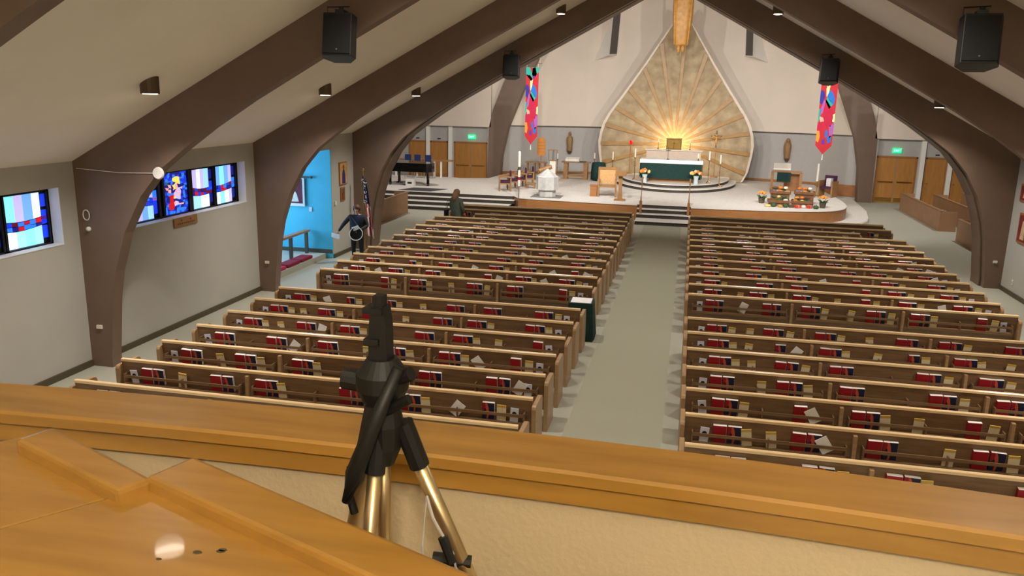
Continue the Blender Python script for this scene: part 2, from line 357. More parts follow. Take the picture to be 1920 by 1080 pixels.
for _ in range(2):
    cc = [curve[0]]
    for p0, p1 in zip(curve, curve[1:]): cc += [(p0[0] * .75 + p1[0] * .25, p0[1] * .75 + p1[1] * .25), (p0[0] * .25 + p1[0] * .75, p0[1] * .25 + p1[1] * .75)]
    curve = cc + [curve[-1]]
top = left + curve + back
MB().prism(top, 'z', 0, .58).build('platform_body', PANELW, pf)
MB().prism([(x, y - (.03 if y < 34 else 0)) for x, y in top], 'z', .58, .6).build('platform_carpet', PLATC, pf)
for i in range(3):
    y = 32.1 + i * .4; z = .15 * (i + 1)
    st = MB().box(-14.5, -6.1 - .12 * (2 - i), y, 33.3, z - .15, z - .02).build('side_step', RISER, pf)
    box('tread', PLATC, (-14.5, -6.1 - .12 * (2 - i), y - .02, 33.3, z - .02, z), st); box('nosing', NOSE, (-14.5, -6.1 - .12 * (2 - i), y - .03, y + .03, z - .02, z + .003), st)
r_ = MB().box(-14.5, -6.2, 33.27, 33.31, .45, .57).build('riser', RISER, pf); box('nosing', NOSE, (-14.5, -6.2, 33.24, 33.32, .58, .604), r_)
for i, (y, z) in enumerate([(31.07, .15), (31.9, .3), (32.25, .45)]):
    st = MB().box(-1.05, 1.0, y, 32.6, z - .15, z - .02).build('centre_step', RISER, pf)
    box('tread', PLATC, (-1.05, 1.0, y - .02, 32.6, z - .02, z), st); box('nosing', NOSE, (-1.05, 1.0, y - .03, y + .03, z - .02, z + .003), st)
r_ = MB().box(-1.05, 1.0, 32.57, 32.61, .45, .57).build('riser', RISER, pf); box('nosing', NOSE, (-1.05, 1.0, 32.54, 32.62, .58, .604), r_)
low = [(4.5, 32.6), (6.4, 32.7), (7.1, 33.1), (7.48, 33.5), (7.8, 34.2), (8.05, 35.2), (8.4, 37.5), (8.62, 42.0), (6.5, 43.3), (6.5, 33.5)]
MB().prism(low, 'z', 0, .13).build('low_side_step', NOSE, pf)
MB().prism([(6 + (x - 6) * .985, 36 + (y - 36) * .985) for x, y in low], 'z', .13, .15).build('low_side_step_carpet', PLATC, pf)
pf2 = thing('altar_steps', 'two rounded carpeted steps carrying the altar', 'steps')
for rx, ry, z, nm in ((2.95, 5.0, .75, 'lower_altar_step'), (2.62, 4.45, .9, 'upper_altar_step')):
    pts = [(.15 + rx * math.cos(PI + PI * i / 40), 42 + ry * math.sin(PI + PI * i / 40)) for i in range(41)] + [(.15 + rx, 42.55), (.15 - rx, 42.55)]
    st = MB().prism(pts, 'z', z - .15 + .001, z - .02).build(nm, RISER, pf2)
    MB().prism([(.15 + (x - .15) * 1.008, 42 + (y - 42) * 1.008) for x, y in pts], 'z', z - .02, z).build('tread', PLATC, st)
    ring = MB(); n = 40
    vs = [(.15 + rx * k * math.cos(PI + PI * i / n), 42 + ry * k * math.sin(PI + PI * i / n), zz) for k, zz in ((1.012, z - .025), (1.012, z + .004), (.975, z + .004)) for i in range(n + 1)]
    ring.add(vs, [(j * (n + 1) + i, j * (n + 1) + i + 1, (j + 1) * (n + 1) + i + 1, (j + 1) * (n + 1) + i) for j in range(2) for i in range(n)]); ring.build('nosing', NOSE, st)
for sx, nm in ((-1, 'beside the presider chair side'), (1, 'beside the harvest display side')):
    t = thing('step_handrail', 'short oak handrail at the centre steps %s' % nm, 'handrail', (sx * .91, 32.08, 0))
    box('newel_post', PANELW, (-.05, .05, -.05, .05, .304, .78), t)
    MB().tube([(0, 0, .72), (0, .25, 1.58), (0, .6, 1.62)], .035).build('rail', CHAIRW, t)
# ------------------------------------------------------------------ reredos
rd = thing('reredos_panel', 'tall teardrop-shaped plaster panel with oak sun rays behind the altar', 'reredos', (0.04, 42.75, 0))
half = [(0, 8.95), (.2, 8.55), (.54, 8.0), (1.05, 7.18), (1.65, 6.22), (2.45, 5.02), (3.28, 3.82), (3.52, 3.35), (3.66, 2.9), (3.73, 2.4), (3.69, 1.9), (3.56, 1.1), (3.35, .62)]
ol = [(x, z) for x, z in half] + [(-x, z) for x, z in half[:0:-1]]
MB().prism(ol, 'y', 0, .35).build('panel', STONE, rd)
rim = [(x * 1.025 + (.03 if x else 0), z + .06) for x, z in half]
b = MB()
for s in (-1, 1):
    for i in range(len(half) - 1):
        q = [half[i], half[i + 1], rim[i + 1], rim[i]]; b.prism([(s * x, z) for x, z in q], 'y', -.06, .36)
b.build('rim', UPPER, rd)
def inside(x, z):
    z_ = sorted(half, key=lambda p: p[1])
    for (xa, za), (xb, zb) in zip(z_, z_[1:]):
        if za <= z <= zb: return abs(x) < xa + (xb - xa) * (z - za) / (zb - za) - .05
    return False
RC = (0.0, 2.42)
for ang in (-21, -6, 10, 25, 41, 58, 74, 88, 101, 115, 132, 150, 166, 181, 196):
    a = math.radians(ang); d = (math.cos(a), math.sin(a)); r1 = .3
    while inside(RC[0] + d[0] * r1, RC[1] + d[1] * r1): r1 += .05
    nrm = (-d[1], d[0]); q = [(RC[0] + d[0] * r + nrm[0] * w_, RC[1] + d[1] * r + nrm[1] * w_) for r, w_ in ((.3, -.035), (r1, -.1), (r1, .1), (.3, .035))]
    MB().prism(q, 'y', -.09, 0).build('sun_ray', RAYW, rd)
# hoods on the upper wall
for s in (-1, 1):
    h = thing('light_hood', 'white wedge-shaped light hood high on the wall %s' % ('on the piano side' if s < 0 else 'on the harvest display side'), 'light fixture', (s * 3.9, 43.9, 0))
    F0, F1, W0, W1, I0, I1 = (s * -.32, -.6, 6.72), (s * -.45, -.6, 9.0), (s * .85, .6, 6.36), (s * -.35, .6, 9.0), (s * -.75, .6, 6.80), (s * -.85, .6, 9.0)
    MB().add([F0, F1, W0, W1, I0, I1], [(0, 2, 3, 1), (0, 1, 5, 4), (0, 4, 2), (1, 3, 5), (2, 4, 5, 3)]).build('hood_body', WHITEP, h)
    lv = [Vector(F0).lerp(Vector(I0), .12), Vector(F0).lerp(Vector(I0), .8), Vector(F1).lerp(Vector(I1), .8), Vector(F1).lerp(Vector(I1), .12)]
    nn = Vector((-s * .97, -.2, 0)) * .02; lv = [v.lerp(sum(lv, Vector()) / 4, .05) + nn for v in lv]
    MB().add(lv + [v - nn * 1.5 for v in lv], [(0, 1, 2, 3), (7, 6, 5, 4), (0, 4, 5, 1), (1, 5, 6, 2), (2, 6, 7, 3), (3, 7, 4, 0)]).build('louvre', mat('grey_louvre', (92, 88, 84), .7, var=.1), h)
# hanging robed figure
t = thing('hanging_figure', 'golden carved wooden robed figure hanging above the altar, bare feet showing below the hem', 'sculpture', (0.05, 41.3, 0))
fold = lambda a, z: 1 + .09 * math.sin(5 * a + .6) * max(0, min(1, (9.6 - z) / 1.5))
MB().lathe([(.30, 7.12), (.33, 7.2), (.40, 7.8), (.46, 8.5), (.48, 9.2), (.42, 9.9), (.46, 10.5), (.30, 10.75), (.1, 10.82), (.09, 10.95)], 42, fold=fold, sy=.7).ball((0, 0, 11.15), .2, sc=(.8, .9, 1.1)).build('body', GOLDW, t, smooth=True)
for s in (-1, 1):
    MB().ball((s * .1, -.12, 6.96), .12, sc=(.75, 1.1, 1.5)).tube([(s * .1, 0, 7.3), (s * .1, -.04, 7.02)], .085).build('foot', GOLDW, t, smooth=True)
    MB().tube([(s * .4, 0, 10.45), (s * .9, -.1, 10.6), (s * 1.35, -.2, 11.0)], [.16, .15, .1]).build('sleeve', GOLDW, t, smooth=True)
    MB().tube([(s * .3, -.2, 7.15), (s * .36, -.22, 8.4), (s * .42, -.18, 9.6)], [.04, .06, .05]).build('robe_fold', GOLDW, t, smooth=True)
MB().tube([(0, .1, 10.7), (0, .1, 13)], .012).build('cable', STEEL, t)
# ================================================================== LIGHTS WITH FIXTURES
CANM = mat('bronze_can', (96, 76, 54), .5, .2, var=.05); LENS = mat('can_lens', (255, 240, 220), .4, var=0, emit=(255, 235, 205), es=14)
for i, y in enumerate((4.75, 10.5, 16.25, 22.1)):
    for x in (-6.65, -2.7, 2.7, 6.65):
        z = EAVE + SL * (9 - abs(x))
        c_ = thing('ceiling_can', 'bronze downlight in the %s ceiling bay from the balcony, %s, %s' % (('first', 'second', 'third', 'fourth')[i], 'near the wall' if abs(x) > 5 else 'near the ridge', 'flag side' if x < 0 else 'ambo side'), 'downlight', (x, y, z), 0, 'downlights on the nave ceiling')
        MB().lathe([(.13, -.17), (.13, .08)], 16).build('can', CANM, c_)
        MB().lathe([(.10, -.178), (.10, -.171)], 16).build('lens', LENS, c_)
        lamp('can_light', 'SPOT', (0, 0, -.2), P_CAN, WARM, None, .1, 125, .9, c_)
k = 0
SPOTS = [((-7.6, 25.2, 8.6), (1.0, 44, 4.2)), ((7.6, 25.2, 8.6), (-1.0, 44, 4.2)), ((-2.4, 25.2, 7.6), (-5.5, 43, 3.0)), ((2.4, 25.2, 7.6), (5.5, 43, 3.0)), ((0, 25.2, 9.2), (0, 37, .6)), ((-4, 25.2, 6.8), (-7, 36, .6)), ((4, 25.2, 6.8), (6, 36, .6))]
for (loc, tg), tgt in zip(SPOTS, ('ambo side of the back wall', 'piano side of the back wall', 'credence table', 'wall behind the ambo', 'altar', 'font', 'harvest display')):
    c_ = thing('sanctuary_spotlight', 'black spotlight behind the gable aimed at the %s' % tgt, 'spotlight', loc)
    dr = (Vector(tg) - Vector(loc)).normalized()
    MB().tube([-dr * .14, dr * .14], [.07, .1]).build('housing', BLACK, c_)
    MB().tube([(0, 0, 0), (0, -1.5, 0)], .02).build('arm', BLACK, c_)
    lamp('spot_light', 'SPOT', tuple(dr * .2), P_SANCT, WHITE, None, .08, 75, .7, c_).rotation_euler = dr.to_track_quat('-Z', 'Y').to_euler()
for s in (-1, 1):   # wing ceiling lamps outside the frame's view of the arch
    c_ = thing('wing_downlight', 'white surface downlight high over the %s wing' % ('piano' if s < 0 else 'choir stall'), 'downlight', (s * 12, 33, 12.98))
    MB().lathe([(.2, -.15), (.2, 0)], 16).build('can', WHITEP, c_); lamp('wing_light', 'SPOT', (0, 0, -.2), P_SANCT * 1.1, WHITE, None, .15, 90, .8, c_)
gl = thing('tabernacle_glow_lamp', 'small warm lamp hidden behind the tabernacle', 'lamp', (0.05, 41.85, 2.3))
MB().lathe([(.06, -.05), (.06, .05)], 10).build('bulb_holder', BRASS, gl); lamp('glow_light', 'POINT', (0, 0, .12), P_GLOW, (1, .78, .45), None, .06, parent=gl)
bl = thing('assumed_balcony_lamp', 'assumed unseen globe lamp over the choir balcony, hung to light the ceiling', 'pendant lamp', (1.4, -1.8, 6.2))  # assumed unseen lamp; its hanging globe form was added to light the ceiling too
MB().lathe([(.1, .24), (.05, .3), (.012, .34), (.012, 1.45)], 12).build('stem', BRASS, bl)
MB().ball((0, 0, 0), .16, 16, 10).build('bulb_globe', mat('assumed_globe_glow', (255, 235, 200), .5, var=0, emit=(255, 225, 170), es=5), bl, smooth=True)
lamp('assumed_balcony_light', 'POINT', (0, 0, 0), P_BALC, (1, .88, .68), None, .2, parent=bl)
# ------------------------------------------------------------------ loudspeakers
def loudspeaker(x, y, z, lab):
    t = thing('loudspeaker', lab, 'loudspeaker', (x, y, z), .18 * (1 if x < 0 else -1))
    bd = MB().prism([(-.24, -.02), (-.2, -.2), (.2, -.2), (.24, -.02), (.12, .2), (-.12, .2)], 'z', -.33, .27).build('cabinet', BLACK, t, rot=(math.radians(-14), 0, 0), bevel=.012)
    box('grille', mat('speaker_grille', (8, 8, 8), .8, var=.2, scale=200), (-.19, .19, -.212, -.2, -.3, .24), bd); MB().ball((0, -.215, -.25), .012).build('badge', STEEL, bd)
    box('bracket', BLACK, (-.06, .06, -.02, .26, .28, .36), t); MB().tube([(0, .1, .2), (0, .1, .4)], .03).build('swivel', BLACK, t); MB().tube([(-.2, .1, .27), (-.2, .12, .4), (.1, .2, .42)], .008).build('cable', BLACK, t)
for x in (-4.15, 4.15):
    sd = 'flag side' if x < 0 else 'ambo side'
    loudspeaker(x, 11.36, 5.45, 'black loudspeaker hung on the second nave arch, %s' % sd)
    loudspeaker(x, 22.87, 5.45, 'black loudspeaker hung on the sanctuary arch, %s' % sd)
# ================================================================== PEWS AND BOOKS
XC, HW = 4.03, 3.11
def pew_proto(hw, posts):
    t = link('church_pew', None)
    lean = lambda z: .0 + (.8 - z) * .12
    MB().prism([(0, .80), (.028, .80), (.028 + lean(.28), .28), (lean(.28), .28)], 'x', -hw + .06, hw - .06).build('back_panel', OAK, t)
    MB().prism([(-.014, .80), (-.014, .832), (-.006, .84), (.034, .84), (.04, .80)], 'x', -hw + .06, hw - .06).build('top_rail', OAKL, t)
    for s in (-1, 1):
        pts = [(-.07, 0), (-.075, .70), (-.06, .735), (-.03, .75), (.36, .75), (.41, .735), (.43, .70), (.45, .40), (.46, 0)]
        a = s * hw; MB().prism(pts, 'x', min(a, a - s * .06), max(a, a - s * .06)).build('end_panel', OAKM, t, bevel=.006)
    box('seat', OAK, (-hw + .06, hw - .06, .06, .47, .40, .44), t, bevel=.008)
    for x in posts: box('back_post', OAKM, (x - .025, x + .025, -.06, .02, .02, .77), t, bevel=.008)
    xs = [-hw + .06] + list(posts) + [hw - .06]
    for a, c_ in zip(xs, xs[1:]):
        r = link('book_rack', None, t); a += .09; c_ -= .09
        box('rack_bar', OAK, (a, c_, -.10, -.085, .585, .625), r); box('rack_shelf', OAK, (a, c_, -.10, .04, .47, .495), r); box('rack_lip', OAK, (a, c_, -.10, -.085, .46, .505), r)
        for x in (a, (a + c_) / 2, c_ - .015): box('rack_bracket', OAK, (x, x + .015, -.10, .03, .47, .64), r)
    for i, x in enumerate(list(posts) + [-hw + .5, hw - .5]): box('seat_support', OAK, (x - .02, x + .02, .1, .44, 0, .40), t)
    return t
ORD = ['first', 'second', 'third', 'fourth', 'fifth', 'sixth', 'seventh', 'eighth', 'ninth', 'tenth', 'eleventh', 'twelfth', 'thirteenth', 'fourteenth', 'fifteenth', 'sixteenth', 'seventeenth', 'eighteenth', 'nineteenth']
full = pew_proto(HW, (-1.03, 1.03)); used = [False]
short = pew_proto(2.57, (-.49, 1.57 - .0)); sused = [False]
def book_mesh():
    d = {}
    def one(name, wd, ht, th, cov, page_top):
        m1 = MB().box(-wd / 2, wd / 2, -th / 2, th / 2, 0, ht).mesh(name, cov)
        b2 = MB().box(-wd / 2 + .004, wd / 2 + .002, -th / 2 + .003, th / 2 - .003, .004, ht + .003)
        m2 = b2.mesh(name + '_pages', PAGES)
        b3 = MB(); b3.box(-wd / 2, wd / 2, -th / 2, th / 2, 0, ht); b3.cur = 1; b3.box(-wd / 2 + .004, wd / 2 + .002, -th / 2 + .003, th / 2 - .003, .004, ht + .003)
        d[name] = (m1, m2, b3.mesh(name + '_far', [cov, PAGES]))
    one('hymnal', .165, .235, .056, REDB, 1); one('missal', .165, .235, .048, NAVYB, 1)
    b = MB().box(-.062, .062, -.006, .006, 0, .19); b.cur = 1; b.box(-.062, .062, -.007, .007, .19, .225); d['booklet'] = (b.mesh('booklet', [CREAMB, YELLOWB]), None, None)
    d['picture_card'] = (MB().box(-.055, .055, -.004, .004, 0, .2).mesh('picture_card', CARDM), None, None)
    d['loose_sheet'] = (MB().box(-.075, .075, -.003, .003, 0, .215).mesh('loose_sheet', PAGES), None, None)
    return d
BK = book_mesh()
DESC = {'hymnal': 'red hymnal', 'missal': 'navy missal', 'booklet': 'cream booklet', 'picture_card': 'white card', 'loose_sheet': 'tilted sheet'}
CATS = {'hymnal': 'hymnal', 'missal': 'missal', 'booklet': 'booklet', 'picture_card': 'card', 'loose_sheet': 'paper'}
GRP = {'hymnal': 'red hymnals in the pew racks', 'missal': 'navy missals in the pew racks', 'booklet': 'cream booklets in the pew racks', 'picture_card': 'picture cards in the pew racks', 'loose_sheet': 'loose sheets in the pew racks'}
def put_book(kind, x, y, row, side, bay, near, R, end):
    m1, m2, m3 = BK[kind]
    tilt = R.uniform(-.04, .04) if kind in ('hymnal', 'missal') else R.uniform(-.12, .12)
    if kind == 'loose_sheet': tilt = R.choice((-1, 1)) * R.uniform(.3, .7)
    yy = {'hymnal': .002, 'missal': .004, 'booklet': -.03, 'picture_card': -.035, 'loose_sheet': -.05}[kind]
    th = .03 if kind == 'loose_sheet' else 0
    o = link(kind, m1 if (near or not m3) else m3, None, (x, y + yy, .497 + th), (math.radians(7), tilt, 0))
    if near and m2: link('page_block', m2, o)
    tag(o, '%s at the %s of the %s rack, %s row from sanctuary, %s' % (DESC[kind], end, bay, row, 'flag side' if side < 0 else 'ambo side'), CATS[kind], GRP[kind])
NEARK = 9
for side in (-1, 1):
    for k in range(20):
        if k == 7: continue
        y = 9.01 + .952 * k; n = (20 - k) if k > 7 else 19 - k; row = ORD[n - 1]
        sd = 'flag side' if side < 0 else 'ambo side'
        if k == 18:
            if sused[0]: p = copy_tree(short)
            else: p = short; sused[0] = True
            p.location = (side * 3.49, y, 0); p.rotation_euler = (0, 0, 0); hw, xc, posts = 2.57, side * 3.49, (-.49, 1.57)
            lab = 'shortened oak pew leaving a wheelchair space, %s of the aisle' % sd
        else:
            if used[0]: p = copy_tree(full)
            else: p = full; used[0] = True
            p.location = (side * XC, y, 0); hw, xc, posts = HW, side * XC, (-1.03, 1.03)
            lab = 'oak pew with book racks, %s row from the sanctuary, %s of the aisle' % (row, sd)
        tag(p, lab, 'pew', 'pews facing the sanctuary')
        xs = [-hw + .15] + [q for q in posts] + [hw - .15]
        for bi in range(3):
            a, c_ = xc + xs[bi] + .08, xc + xs[bi + 1] - .08
            R = random.Random(1000 + side * 500 + k * 10 + bi)
            at = {0: 'wall' if side < 0 else 'aisle', 1: 'middle', 2: 'aisle' if side < 0 else 'wall'}[bi]
            items = []
            L = c_ - a
            cl = R.random()
            # group at the start of the bay
            st = a + R.uniform(.02, .12)
            if bi == 0: items += [('picture_card', a + .07)]; st = a + .17
            items += [('hymnal', st + .09), ('missal', st + .27)]
            if R.random() < .75: items.append(('booklet', st + .43))
            # middle
            if R.random() < .6: items.append((R.choice(('booklet', 'booklet', 'loose_sheet')), a + L * R.uniform(.45, .55)))
            # group at the end of the bay
            en = c_ - R.uniform(.05, .15)
            if bi == 2: items += [('picture_card', c_ - .07)]; en = c_ - .16
            if R.random() < .8: items.append((R.choice(('booklet', 'booklet', 'loose_sheet')), en - .08)); en -= .17
            if R.random() < .9: items += [('missal', en - .09), ('hymnal', en - .27)]
            else: items += [('hymnal', en - .12)]
            if R.random() < .12: items = items[:-1]
            if k >= 18: items = [q for q in items if R.random() < .5]
            for kind, x in items: put_book(kind, x, y, row, side, at, k <= NEARK, R, 'middle' if .4 < (x - a) / L < .6 else ('aisle end' if ((x - a) / L > .5) == (side < 0) else 'wall end'))
# front kneeler panels
for s in (-1, 1):
    t = thing('front_screen', 'plain oak front screen before the first pews, %s of the aisle' % ('flag side' if s < 0 else 'ambo side'), 'pew screen', (s * XC, 28.2, 0))
    box('panel', OAK, (-HW + .06, HW - .06, 0, .03, .06, .8), t); box('top_rail', OAKL, (-HW + .06, HW - .06, -.03, .06, .79, .84), t, bevel=.008)
    for q in (-1, 1): box('end_panel', OAKL, (min(q * HW, q * (HW - .06)), max(q * HW, q * (HW - .06)), -.06, .3, 0, .75), t, bevel=.008)
# green draped table at the aisle
t = thing('draped_table', 'small table with green drape and white top cloth standing at the aisle', 'table', (-1.08, 15.7, 0), .03)
MB().lathe([(.335, .02), (.32, .3), (.30, .74)], 4).build('table_frame', CHAIRW, t, rot=(0, 0, PI / 4))
fd = lambda a, z: 1 + .05 * math.sin(9 * a + 1) * (.78 - z)
sq = lambda a: 1 / max(abs(math.cos(a)), abs(math.sin(a)))
MB().lathe([(.285, .02), (.265, .3), (.245, .6), (.235, .752), (.01, .757)], 64, fold=lambda a, z: sq(a) * (1 + .05 * math.sin(11 * a) * max(0, .75 - z))).build('drape', CLOTHG, t)
box('top_cloth', CLOTHW, (-.2, .2, -.21, .21, .757, .765), t)
# ================================================================== SANCTUARY FURNITURE
PZ = .6
# altar
t = thing('altar', 'long altar table with white cloth and dark green frontal', 'altar', (0.02, 39, .9))
box('altar_base', CHAIRW, (-1.0, 1.0, -.25, .35, 0, .9), t); box('altar_top', CHAIRW, (-1.38, 1.38, -.45, .45, .93, 1.0), t)
box('frontal', CLOTHG, (-1.36, 1.36, -.475, -.45, .17, .88), t)
for s in (-1, 1): box('frontal_side', CLOTHG, (min(s * 1.38, s * 1.41), max(s * 1.38, s * 1.41), -.47, .45, .22, .88), t)
cl = MB().box(-1.41, 1.41, -.48, .48, 1.0, 1.02).box(-1.42, 1.42, -.49, -.478, .86, 1.02); cl.build('white_cloth', CLOTHW, t)
t = thing('altar_cross', 'small dark standing cross at the centre of the altar', 'cross', (-.15, 38.75, 1.92)); MB().box(-.012, .012, -.012, .012, 0, .55).box(-.11, .11, -.012, .012, .4, .425).build('cross', BASEB, t); MB().lathe([(.07, 0), (.02, .05)], 10).build('foot', BASEB, t)
t = thing('altar_candle', 'short white candle at the end of the altar', 'candle', (1.22, 38.9, 1.92)); MB().lathe([(.05, 0), (.02, .04), (.02, .1)], 10).build('holder', BRASS, t); MB().lathe([(.035, .1), (.035, .3)], 10).build('wax', NOSE, t)
t = thing('retable_ledge', 'pale stone ledge behind the altar carrying the tabernacle', 'ledge', (0.05, 41.3, .9)); box('ledge_body', mat('pinkish_stone', (206, 186, 166), .6, var=.06), (-1.3, 1.3, -.25, .45, 0, 1.28), t); box('ledge_top', mat('ledge_slab', (222, 206, 188), .5, var=.05), (-1.36, 1.36, -.3, .48, 1.28, 1.34), t)
t = thing('tabernacle', 'bronze tabernacle box with a cross on its doors', 'tabernacle', (0.04, 41.3, 2.24)); TB = mat('bronze', (120, 92, 58), .4, .5, var=.15)
box('cabinet', TB, (-.36, .36, -.2, .25, 0, .5), t); box('cornice', BRASS, (-.38, .38, -.22, .26, .5, .54), t)
for s in (-1, 1): box('door', BRASS, (min(s * .01, s * .3), max(s * .01, s * .3), -.215, -.2, .05, .46), t)
MB().box(-.015, .015, -.23, -.215, .1, .42).box(-.08, .08, -.23, -.215, .29, .32).build('relief_cross', TB, t)
for s in (-1, 1):
    t = thing('ledge_candlestick', 'thin bronze candlestick beside the tabernacle on the %s side' % ('red lamp' if s < 0 else 'crucifix'), 'candlestick', (.05 + s * .76, 41.3, 2.24), 0, 'candlesticks flanking the tabernacle')
    MB().lathe([(.06, 0), (.02, .04), (.012, .3), (.03, .32)], 10).build('stick', TB, t); MB().lathe([(.015, .32), (.015, .5)], 8).build('candle', NOSE, t)
def candle_stand(x, y, z, h, lab, ch=.4, r=.035):
    t = thing('candle_stand', lab, 'candle stand', (x, y, z))
    for q in range(3): MB().tube([(0, 0, .1), (.16 * math.cos(q * 2.1), .16 * math.sin(q * 2.1), .01)], .014).build('foot', BRASS, t)
    MB().lathe([(.016, .05), (.014, h - ch - .06), (.05, h - ch - .03), (.05, h - ch)], 10).build('shaft', BRASS, t); MB().ball((0, 0, h * .45), .035).build('knop', BRASS, t)
    MB().lathe([(r, h - ch), (r, h), (.004, h + .01)], 10).build('wax', NOSE, t)
candle_stand(-1.66, 39.1, .9, 1.45, 'brass candle stand beside the altar, nearer the red lamp')
candle_stand(-3.0, 42.45, .6, 1.35, 'brass candle stand between presider chair and red lamp')
candle_stand(1.72, 38.9, .9, 1.45, 'brass candle stand beside the altar on the crucifix side')
candle_stand(2.22, 38.95, .75, 1.45, 'outer brass candle stand on the lower altar step')
candle_stand(-5.66, 41.2, .6, 1.25, 'brass candle stand at the hymn board end of the credence table', .28)
candle_stand(-3.86, 41.75, .6, 1.3, 'brass candle stand near the green draped chair', .28)
candle_stand(6.3, 37.7, .6, 1.45, 'tall white candle stand beside the purple chair', .75, .045)
t = thing('sanctuary_lamp', 'red glass sanctuary lamp on a tall wooden stand', 'lamp', (-2.1, 42.2, .9))
MB().lathe([(.16, 0), (.14, .04), (.03, .1), (.03, 1.42), (.07, 1.46)], 12).build('stand', CHAIRW, t); MB().lathe([(.06, 1.46), (.075, 1.6), (.07, 1.66)], 12).build('red_glass', mat('red_lamp_glass', (190, 10, 20), .2, var=0, emit=(220, 10, 20), es=1.2), t)
t = thing('processional_crucifix', 'crucifix on a tall pole standing right behind the altar candles', 'crucifix', (2.05, 42.0, .9))
MB().lathe([(.2, 0), (.18, .05), (.02, .08), (.018, 1.5)], 10).build('pole', CHAIRW, t); MB().box(-.03, .03, -.02, .02, 1.45, 2.28).box(-.26, .26, -.02, .02, 1.98, 2.04).build('cross', BASEB, t)
MB().tube([(-.2, -.04, 2.03), (0, -.05, 1.95), (.2, -.04, 2.03)], .02).tube([(0, -.05, 2.0), (0, -.06, 1.8), (.02, -.05, 1.55)], [.04, .045, .02]).ball((0, -.06, 2.06), .04).build('corpus', GOLDW, t, smooth=True)
FLOW = [mat('flower_%d' % i, c_, .8, var=.1) for i, c_ in enumerate([(236, 150, 60), (240, 200, 120), (226, 110, 70), (245, 225, 170)])]; LEAF = mat('leaf_green', (50, 80, 40), .7, var=.2)
for x, y, lab in ((-1.12, 38.1, 'orange flowers in a clear vase at the presider chair end of the altar'), (1.17, 38.15, 'orange flowers in a clear vase at the crucifix end of the altar')):
    t = thing('flower_vase', lab, 'flowers', (x, y, .9)); R = random.Random(int(x * 100))
    GL = mat('vase_glass', (190, 205, 205), .1, var=0)
    MB().lathe([(.1, 0), (.11, .05), (.09, .2), (.13, .38)], 12).build('vase', GL, t)
    for i in range(22):
        a = R.uniform(0, 6.3); r = R.uniform(0, .27); MB().ball((r * math.cos(a), r * math.sin(a) * .7, .48 + .1 * (1 - r / .27) + R.uniform(-.03, .03)), R.uniform(.05, .075), 7, 5).build('blossom', FLOW[i % 4], t)
    lv = MB()
    for i in range(8): a = i * .8; lv.tube([(0, 0, .35), (.28 * math.cos(a), .2 * math.sin(a), .44)], [.03, .01], 5)
    lv.build('leaves', LEAF, t)
# presider chair + box + ambo
t = thing('presider_chair', 'wide oak presider chair with woven cane back', 'chair', (-2.48, 34.6, PZ), .08)
for sx in (-1, 1):
    for sy, h in ((-.26, .66), (.28, 1.18)): box('leg', CHAIRW, (sx * .36 - .035, sx * .36 + .035, sy - .035, sy + .035, 0, h), t)
    box('armrest', CHAIRW, (sx * .36 - .05, sx * .36 + .05, -.3, .3, .66, .71), t)
box('seat', CHAIRW, (-.36, .36, -.28, .3, .40, .46), t); box('backrest', mat('woven_cane', (206, 160, 104), .7, var=.3, scale=60), (-.33, .33, .26, .3, .5, 1.12), t); box('top_rail', CHAIRW, (-.38, .38, .24, .32, 1.1, 1.2), t)
t = thing('side_box', 'dark brown box table beside the presider chair', 'side table', (-3.02, 34.45, PZ)); box('box_body', PANELW, (-.14, .14, -.14, .14, 0, .44), t); box('box_top', PANELW, (-.16, .16, -.16, .16, .44, .47), t)
t = thing('lectern', 'slender oak lectern on a flared foot near the centre steps', 'lectern', (-1.83, 33.35, PZ))
box('foot', CHAIRW, (-.22, .22, -.2, .2, 0, .05), t); MB().prism([(-.1, .05), (.1, .05), (.06, .5), (.08, 1.0), (-.08, 1.0), (-.06, .5)], 'y', -.05, .05).build('stem', CHAIRW, t); MB().prism([(-.2, 1.0), (-.2, 1.05), (.2, 1.18), (.2, 1.12)], 'x', -.22, .22).build('desk', CHAIRW, t)
# font and paschal candle
t = thing('baptismal_font', 'octagonal grey marble font with peaked lid on a grey mat', 'font', (-4.85, 33.55, PZ))
box('mat', mat('grey_mat', (128, 124, 122), .95, var=.1), (-.62, .62, -.5, .5, 0, .015), t)
MB().lathe([(.36, .015), (.36, .3)], 8).build('pedestal', MARBLE, t); MB().lathe([(.46, .3), (.46, .82)], 8).build('basin', MARBLE, t); MB().lathe([(.47, .82), (.43, .86), (.02, 1.15)], 8).build('lid', MARBLE, t)
MB().tube([(-.4, .35, 1.02), (.1, .35, 1.2)], .09, 8).build('lid_handle', CHAIRW, t)
t = thing('paschal_candle', 'very tall white paschal candle on a thin stand by the side steps', 'candle', (-5.82, 32.45, 0))
MB().lathe([(.14, 0), (.12, .03), (.02, .06), (.018, 1.05), (.06, 1.1)], 10).build('stand', STEEL, t); MB().lathe([(.055, 1.1), (.055, 2.46), (.01, 2.5)], 12).build('wax', NOSE, t)
for z, m in ((1.35, REDB), (1.75, BASEB)): MB().lathe([(.057, z), (.057, z + .12)], 12).build('painted_band', m, t)
